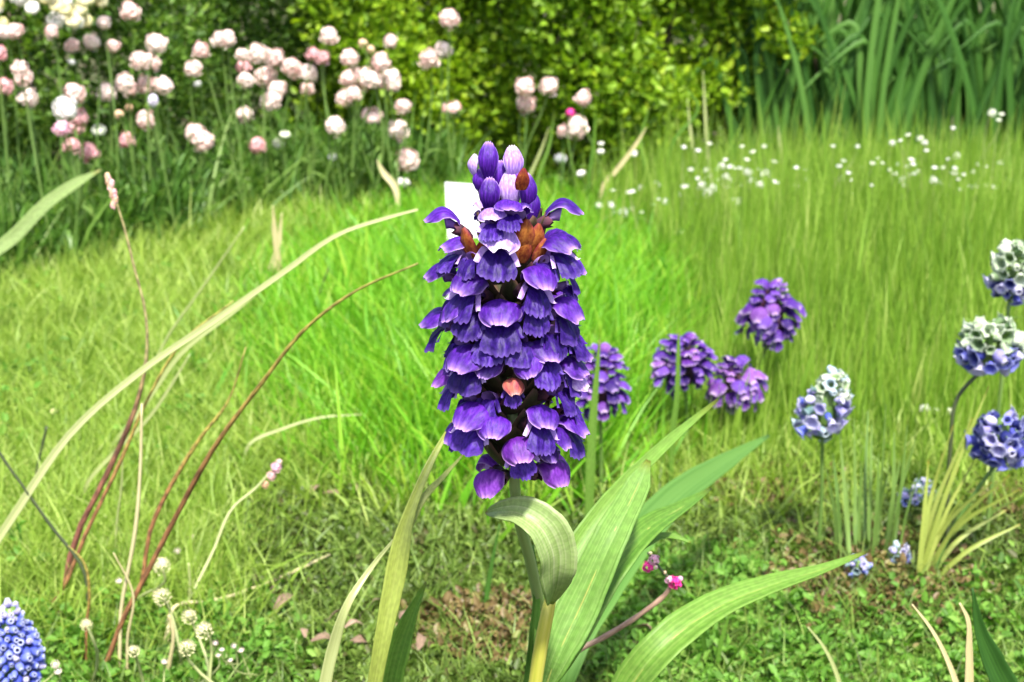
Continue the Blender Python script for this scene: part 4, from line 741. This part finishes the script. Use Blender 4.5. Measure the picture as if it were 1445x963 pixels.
# long grass stems beside the lawn
def stems():
    d = gd(60, 870)
    t = stem_thing('seed_grass', 'red-brown stem turning pale, ending in a pink seed spike', 'grass', [(58, 868), (110, 750), (160, 650), (196, 560), (207, 500), (205, 440), (190, 380), (172, 310), (158, 268)], d, [5, 4.6, 4.2, 3.4, 2.6, 2.2, 2, 1.8, 1.6], M['redgreen'])
    for k in range(14):
        y = 250 + k * 3.2; x = 153 + k * .75 + rng.normal() * 2; link('seed', bloom('bud', 1, 'pink' if k % 2 else 'orange'), t, Matrix.Translation(P(x, y, d) - ORG[t]) @ Matrix.Rotation(rng.random() * 6, 4, 'Z') @ Matrix.Diagonal((.0016, .0016, .0026, 1)))
    stem_thing('tall_grass', 'brown and green stem hugging the red-brown seed stem', 'grass', [(70, 858), (125, 745), (175, 640), (205, 570), (260, 480), (330, 425)], d - .01, [3.5, 3, 2.8, 2.2, 2.2, 1.2], M['browngreen'])
    blade_thing('wild_grass', 'long pale arching blade sweeping across the lawn to the spike', 'grass', [(-40, 830), (30, 712), (100, 612), (205, 520), (300, 455), (400, 385), (480, 330), (545, 308), (590, 296)], .90, [13, 13, 12, 10, 10, 9, 8, 6, 5, 3], M['palegrass'], (.1, -.9, .4), .3, n=44)
    blade_thing('wild_grass', 'second pale blade running just under the long arching one', 'grass', [(150, 640), (205, 570), (255, 500), (330, 440), (380, 400)], 1.22, [5, 6, 7, 7, 6, 2], M['palegrass'], (.1, -.9, .4), .3)
    blade_thing('wild_grass', 'short pale yellow blade leaning off the red-brown stem', 'grass', [(120, 690), (160, 640), (210, 590), (250, 530), (268, 500)], 1.10, [6, 6, 5, 4, 2], M['palegrass'], (.1, -.9, .4), .3)
    stem_thing('tall_grass', 'thin pale stem slanting up to the pink flower bed', 'grass', [(200, 540), (240, 470), (290, 400), (345, 320)], 1.46, [2, 1.8, 1.5, 1], M['palegrass'])
    d2 = gd(150, 963)
    stem_thing('tall_grass', 'mottled brown stem turning yellow as it arches to the spike', 'grass', [(108, 970), (180, 860), (240, 745), (310, 620), (370, 540), (430, 465), (500, 412), (590, 372)], [d2, d2, d2, d2 - .02, d2 - .03, d2 - .04, d2 - .05, d2 - .06], [4.2, 4.2, 4.2, 3.8, 3.2, 2.6, 2.0, 1.2], M['browngreen'], n=40)
    stem_thing('tall_grass', 'shorter brown stem with a yellow tip behind the mottled one', 'grass', [(190, 850), (215, 740), (250, 670), (285, 615), (320, 570), (347, 490)], .93, [3.6, 3.4, 3.2, 2.8, 2.2, 1.2], M['browngreen'])
    stem_thing('tall_grass', 'dry straw stem leaning against the mottled brown stem', 'grass', [(150, 970), (172, 850), (192, 740), (198, 660), (200, 570)], .83, [3, 3, 3, 2.6, 1.8], M['straw'])
    stem_thing('tall_grass', 'thin dry straw stem bent at the foot of the brown stems', 'grass', [(178, 975), (180, 900), (188, 840), (160, 780)], .825, [2.4, 2.4, 2, 1], M['straw'])
    stem_thing('tall_grass', 'pair of straws standing below the lawn edge', 'grass', [(160, 800), (165, 735), (172, 680), (173, 640)], 1.0, [2, 2, 1.6, 1], M['palegrass'])
    stem_thing('dark_grass', 'dark thin stem crossing the red-brown stem near the blue spike', 'grass', [(128, 880), (118, 805), (70, 740), (35, 690), (0, 640), (-20, 600)], .90, [2.6, 2.6, 2.4, 2.2, 2, 1.2], M['darkstem'])
    stem_thing('dark_grass', 'short dark upright stem above the crossing dark stem', 'grass', [(48, 690), (55, 650), (66, 602)], 1.14, [2.4, 2.2, 2], M['darkstem'])
    stem_thing('dark_grass', 'fine dark hair-like stem over the arching blade', 'grass', [(440, 450), (452, 410), (464, 378)], 1.72, [1.4, 1.6, 1.4], M['darkstem'])
    stem_thing('tall_grass', 'brown stem drooping beside the blue spike with a cream bud', 'grass', [(120, 960), (122, 880), (126, 840), (116, 790), (96, 770)], .84, [2.2, 2.4, 2.4, 2, 1], M['browngreen'])
    # broken stalk joint with clover heads
    stem_thing('dry_straw', 'tan dry stalk lying towards the moss from the cream heads', 'grass', [(235, 925), (238, 880), (245, 858), (300, 848), (380, 822), (465, 783)], [.86, .87, .885, .91, .95, 1.0], [4, 4, 3, 3, 2.6, 2.2], M['straw'])
    t = stem_thing('dry_straw', 'pale stalk rising from the cream heads to a pink floret', 'grass', [(250, 880), (270, 840), (300, 780), (330, 715), (360, 690), (395, 650)], [.91, .92, .94, .96, .97, .98], [3, 2.8, 2.6, 2.2, 2, 1.4], M['palegrass'])
    for (x, y, r, k) in [(390, 660, 9, 'rose'), (383, 672, 8, 'pink'), (374, 684, 7, 'orange'), (394, 652, 5, 'pale')]: link('floret', bloom('pompom', 2, k), t, Matrix.Translation(P(x, y, .975) - ORG[t]) @ Matrix.Rotation(.8, 4, 'X') @ Matrix.Scale(r * mpp(.975) * .85, 4))
    stem_thing('dry_straw', 'short curved pale stalk by the cream heads', 'grass', [(258, 880), (268, 830), (266, 795)], .91, [2.6, 2.4, 2], M['palegrass'])
    stem_thing('dry_straw', 'thick bent tan stalk under the cream heads', 'grass', [(222, 985), (240, 930), (244, 890), (238, 868)], .82, [3.4, 3.6, 3.4, 2.4], M['straw'])
    blade_thing('wild_grass', 'faint pale blade lying across the lush grass edge', 'grass', [(350, 630), (400, 605), (450, 590), (510, 585)], 1.2, [5, 5, 4, 3, 1], M['palegrass'], (.1, -.9, .4), .2)
    blade_thing('wild_grass', 'wide light green blade slanting over the pink flower bed', 'grass', [(-20, 370), (20, 335), (70, 285), (110, 258), (142, 240)], 1.62, [22, 22, 20, 16, 2], M['broadlit'], (.1, -.8, .5), .25)
    for pts in ([(395, 385), (388, 330), (385, 290)], [(378, 395), (392, 350), (398, 300)]):
        blade_thing('straw', 'straw blade standing at the edge of the flower bed', 'grass', pts, gd(390, 400) - .05, [8, 9, 7, .8], M['straw'], (.1, -.9, .3), .3, group='straw blades at the bed edge')
    blade_thing('yellowed_grass', 'yellowed torn leaf hanging under an open pink flower', 'leaf', [(562, 300), (556, 262), (541, 244), (532, 226)], 2.45, [4, 10, 8, .5], M['straw'], (.2, -.9, .2), .4)
    blade_thing('yellowed_grass', 'broken straw-yellow blade slanting up before the hedge', 'leaf', [(850, 265), (872, 238), (900, 200), (912, 180)], 2.5, [6, 7, 5, .6], M['straw'], (.1, -.9, .3), .3)
    for i, pts in enumerate([[(940, 250), (950, 200), (985, 150), (965, 120)], [(985, 260), (975, 190), (970, 140)], [(1032, 250), (1031, 190), (1032, 135)], [(1000, 250), (995, 160), (992, 100)], [(915, 260), (905, 190), (918, 150)], [(1105, 240), (1100, 200), (1098, 178)], [(760, 250), (775, 205), (782, 160)], [(700, 300), (760, 220), (775, 180)], [(830, 260), (838, 200), (840, 150)]]):
        blade_thing('wild_grass', 'tall loose yellow-green blade standing against the dark hedge foot', 'grass', pts, 2.58, [4, 5.5, 4, .5], M['palegrass'] if i % 2 else M['longleaf'], (.1, -.9, .3), .3, group='loose blades against the hedge foot')
stems()
# cream clover heads
for (x, y, r, lab) in [(228, 799, 14, 'cream clover head highest beside the mottled brown stem'), (228, 842, 14, 'cream clover head just under the highest one'), (267, 870, 12, 'cream clover head at the joint of the tan stalks'), (288, 890, 14, 'roundest cream clover head next to the stalk joint'), (264, 914, 13, 'flattened cream clover head low over the herbs'), (188, 919, 10, 'small cream clover head at the foot of the straws'), (122, 882, 10, 'small cream bud on the drooping brown stem')]:
    stalked('clover_head', lab, 'flower', x, y, r * 1.1, gd(x, y) - .13, 'clover', 'cream', None, M['palegrass'], stem_r=.0007, leaves=0, sepals=False)
for (x, y, r) in [(304, 908, 5), (313, 917, 5), (330, 912, 5), (340, 918, 6), (325, 932, 5), (308, 925, 5), (232, 934, 6), (78, 938, 8), (82, 948, 7), (168, 820, 6), (250, 778, 6), (270, 758, 5)]:
    stalked('tiny_pinkish_flower', 'tiny pinkish white flower scattered low near the clover heads', 'flower', x, y, r, gd(x, y) - .07, 'daisy', 'pale', 'tiny flowers low by the clover heads', M['palegrass'], stem_r=.0004, leaves=0, sepals=False, variant=0)

# thin-leaved tufts under the bell flowers
def tuft(label, foot, tips, wpx, mat):
    b = G(*foot); t = thing('leaf_tuft', label, 'plant', (b.x, b.y, 0)); d = b.y / U
    for (x, y, bx) in tips:
        p0 = Vector((b.x + bx * mpp(d), b.y + rng.normal() * .006, -.003)); p2 = P(x, y, d + rng.normal() * .02); mid = (p0 + p2) / 2 + Vector(((p2.x - p0.x) * -.10, rng.normal() * .004, .004))
        part('leaf', ribbon([p0, mid, p2], [wpx * mpp(d) * a for a in (.8, 1, .8, .25)], (.15, -.95, .2), .35, 12, 2, (rng.uniform(-30, 30), rng.uniform(-30, 30))), mat, t)
tuft('fan of thin yellow-green leaves leaning away under the blue bells', (1295, 822), [(1440, 690, 8), (1420, 720, 10), (1400, 680, 4), (1385, 700, 2), (1425, 670, 6), (1360, 700, 0), (1395, 545, -4), (1372, 590, -6), (1345, 600, -8), (1330, 640, -8), (1352, 660, -2), (1310, 650, -10), (1440, 740, 12), (1380, 640, 0)], 8, M['yellowgreen'])
tuft('upright tuft of thin green leaves below the pale bell head', (1235, 800), [(1175, 640, -50), (1185, 610, -42), (1205, 590, -32), (1225, 580, -18), (1250, 570, 0), (1262, 610, 10), (1280, 600, 22), (1240, 640, -8), (1215, 650, -24), (1195, 680, -44), (1270, 650, 14), (1292, 620, 30), (1165, 660, -56), (1230, 600, -12), (1205, 640, -34), (1255, 660, 4), (1300, 660, 34), (1182, 700, -52)], 7, M['greenstem'])
tuft('loose green tuft in the herbs beside the strap leaf', (1000, 960), [(960, 880, -8), (985, 860, -3), (1030, 865, 6), (1060, 890, 12), (940, 920, -10), (1015, 850, 2)], 8, M['longleaf'])

# white plant label behind the spike
def plant_label():
    d = 1.75; t = thing('plant_label', 'blank white plant label standing behind the top of the purple spike', 'plant label', (P(655, 300, d).x, d * U, 0))
    m, n, l = mat_nodes('white_plastic'); nz = n.new('ShaderNodeTexNoise'); nz.inputs['Scale'].default_value = 30; r = ramp(n, [(.74, .74, .72), (.82, .82, .81)]); l.new(nz.outputs[0], r.inputs[0]); finish(m, n, l, r.outputs[0], 0, .5)
    c = [P(628, 258, d), P(680, 262, d), P(676, 335, d), P(632, 338, d)]; v = []; th = Vector((0, .0025, 0))
    for s in (0, 1): v += [q + th * s for q in c]
    f = [(0, 1, 2, 3), (7, 6, 5, 4), (0, 4, 5, 1), (1, 5, 6, 2), (2, 6, 7, 3), (3, 7, 4, 0)]; part('card', (v, f, None), m, t, smooth=False)
    p = P(655, 330, d); part('stake', tube([Vector((p.x, p.y + .004, -.01)), Vector((p.x, p.y + .004, p.z)), Vector((p.x, p.y + .004, p.z + .02))], [.003, .003, .003], 6, 6), m, t)
    for (x, y, h, w) in [(605, 300, 50, 12), (583, 300, 34, 10)]:
        pass
plant_label()
# litter of dead leaves on the moss
for k in range(16):
    x, y = [(430, 930), (455, 938), (500, 915), (520, 900), (545, 925), (560, 938), (480, 905), (505, 940), (535, 885), (575, 905), (400, 880), (448, 718), (515, 715), (470, 725), (905, 925), (590, 940)][k]
    g_ = G(x, y); s = rng.uniform(.004, .008); a = rng.random() * 6.28; v, f, uv = ribbon([(-s, 0, 0), (-s * .3, 0, .004), (s * .4, 0, .003), (s, 0, .001)], [.001, s * .8, s * .7, .001], (0, .1, 1), rng.uniform(-.5, .6), 9, 4)
    o = link('dead_leaf', mesh_np('dead_leaf', v, f, M['deadleaf'], uv=uv, smooth=True)); o.location = g_ + Vector((0, 0, .011)); o.rotation_euler = (rng.normal() * .3, rng.normal() * .3, a)
    tag(o, 'small curled brown dead leaf lying on the moss', 'leaf', 'dead leaves lying on the moss')
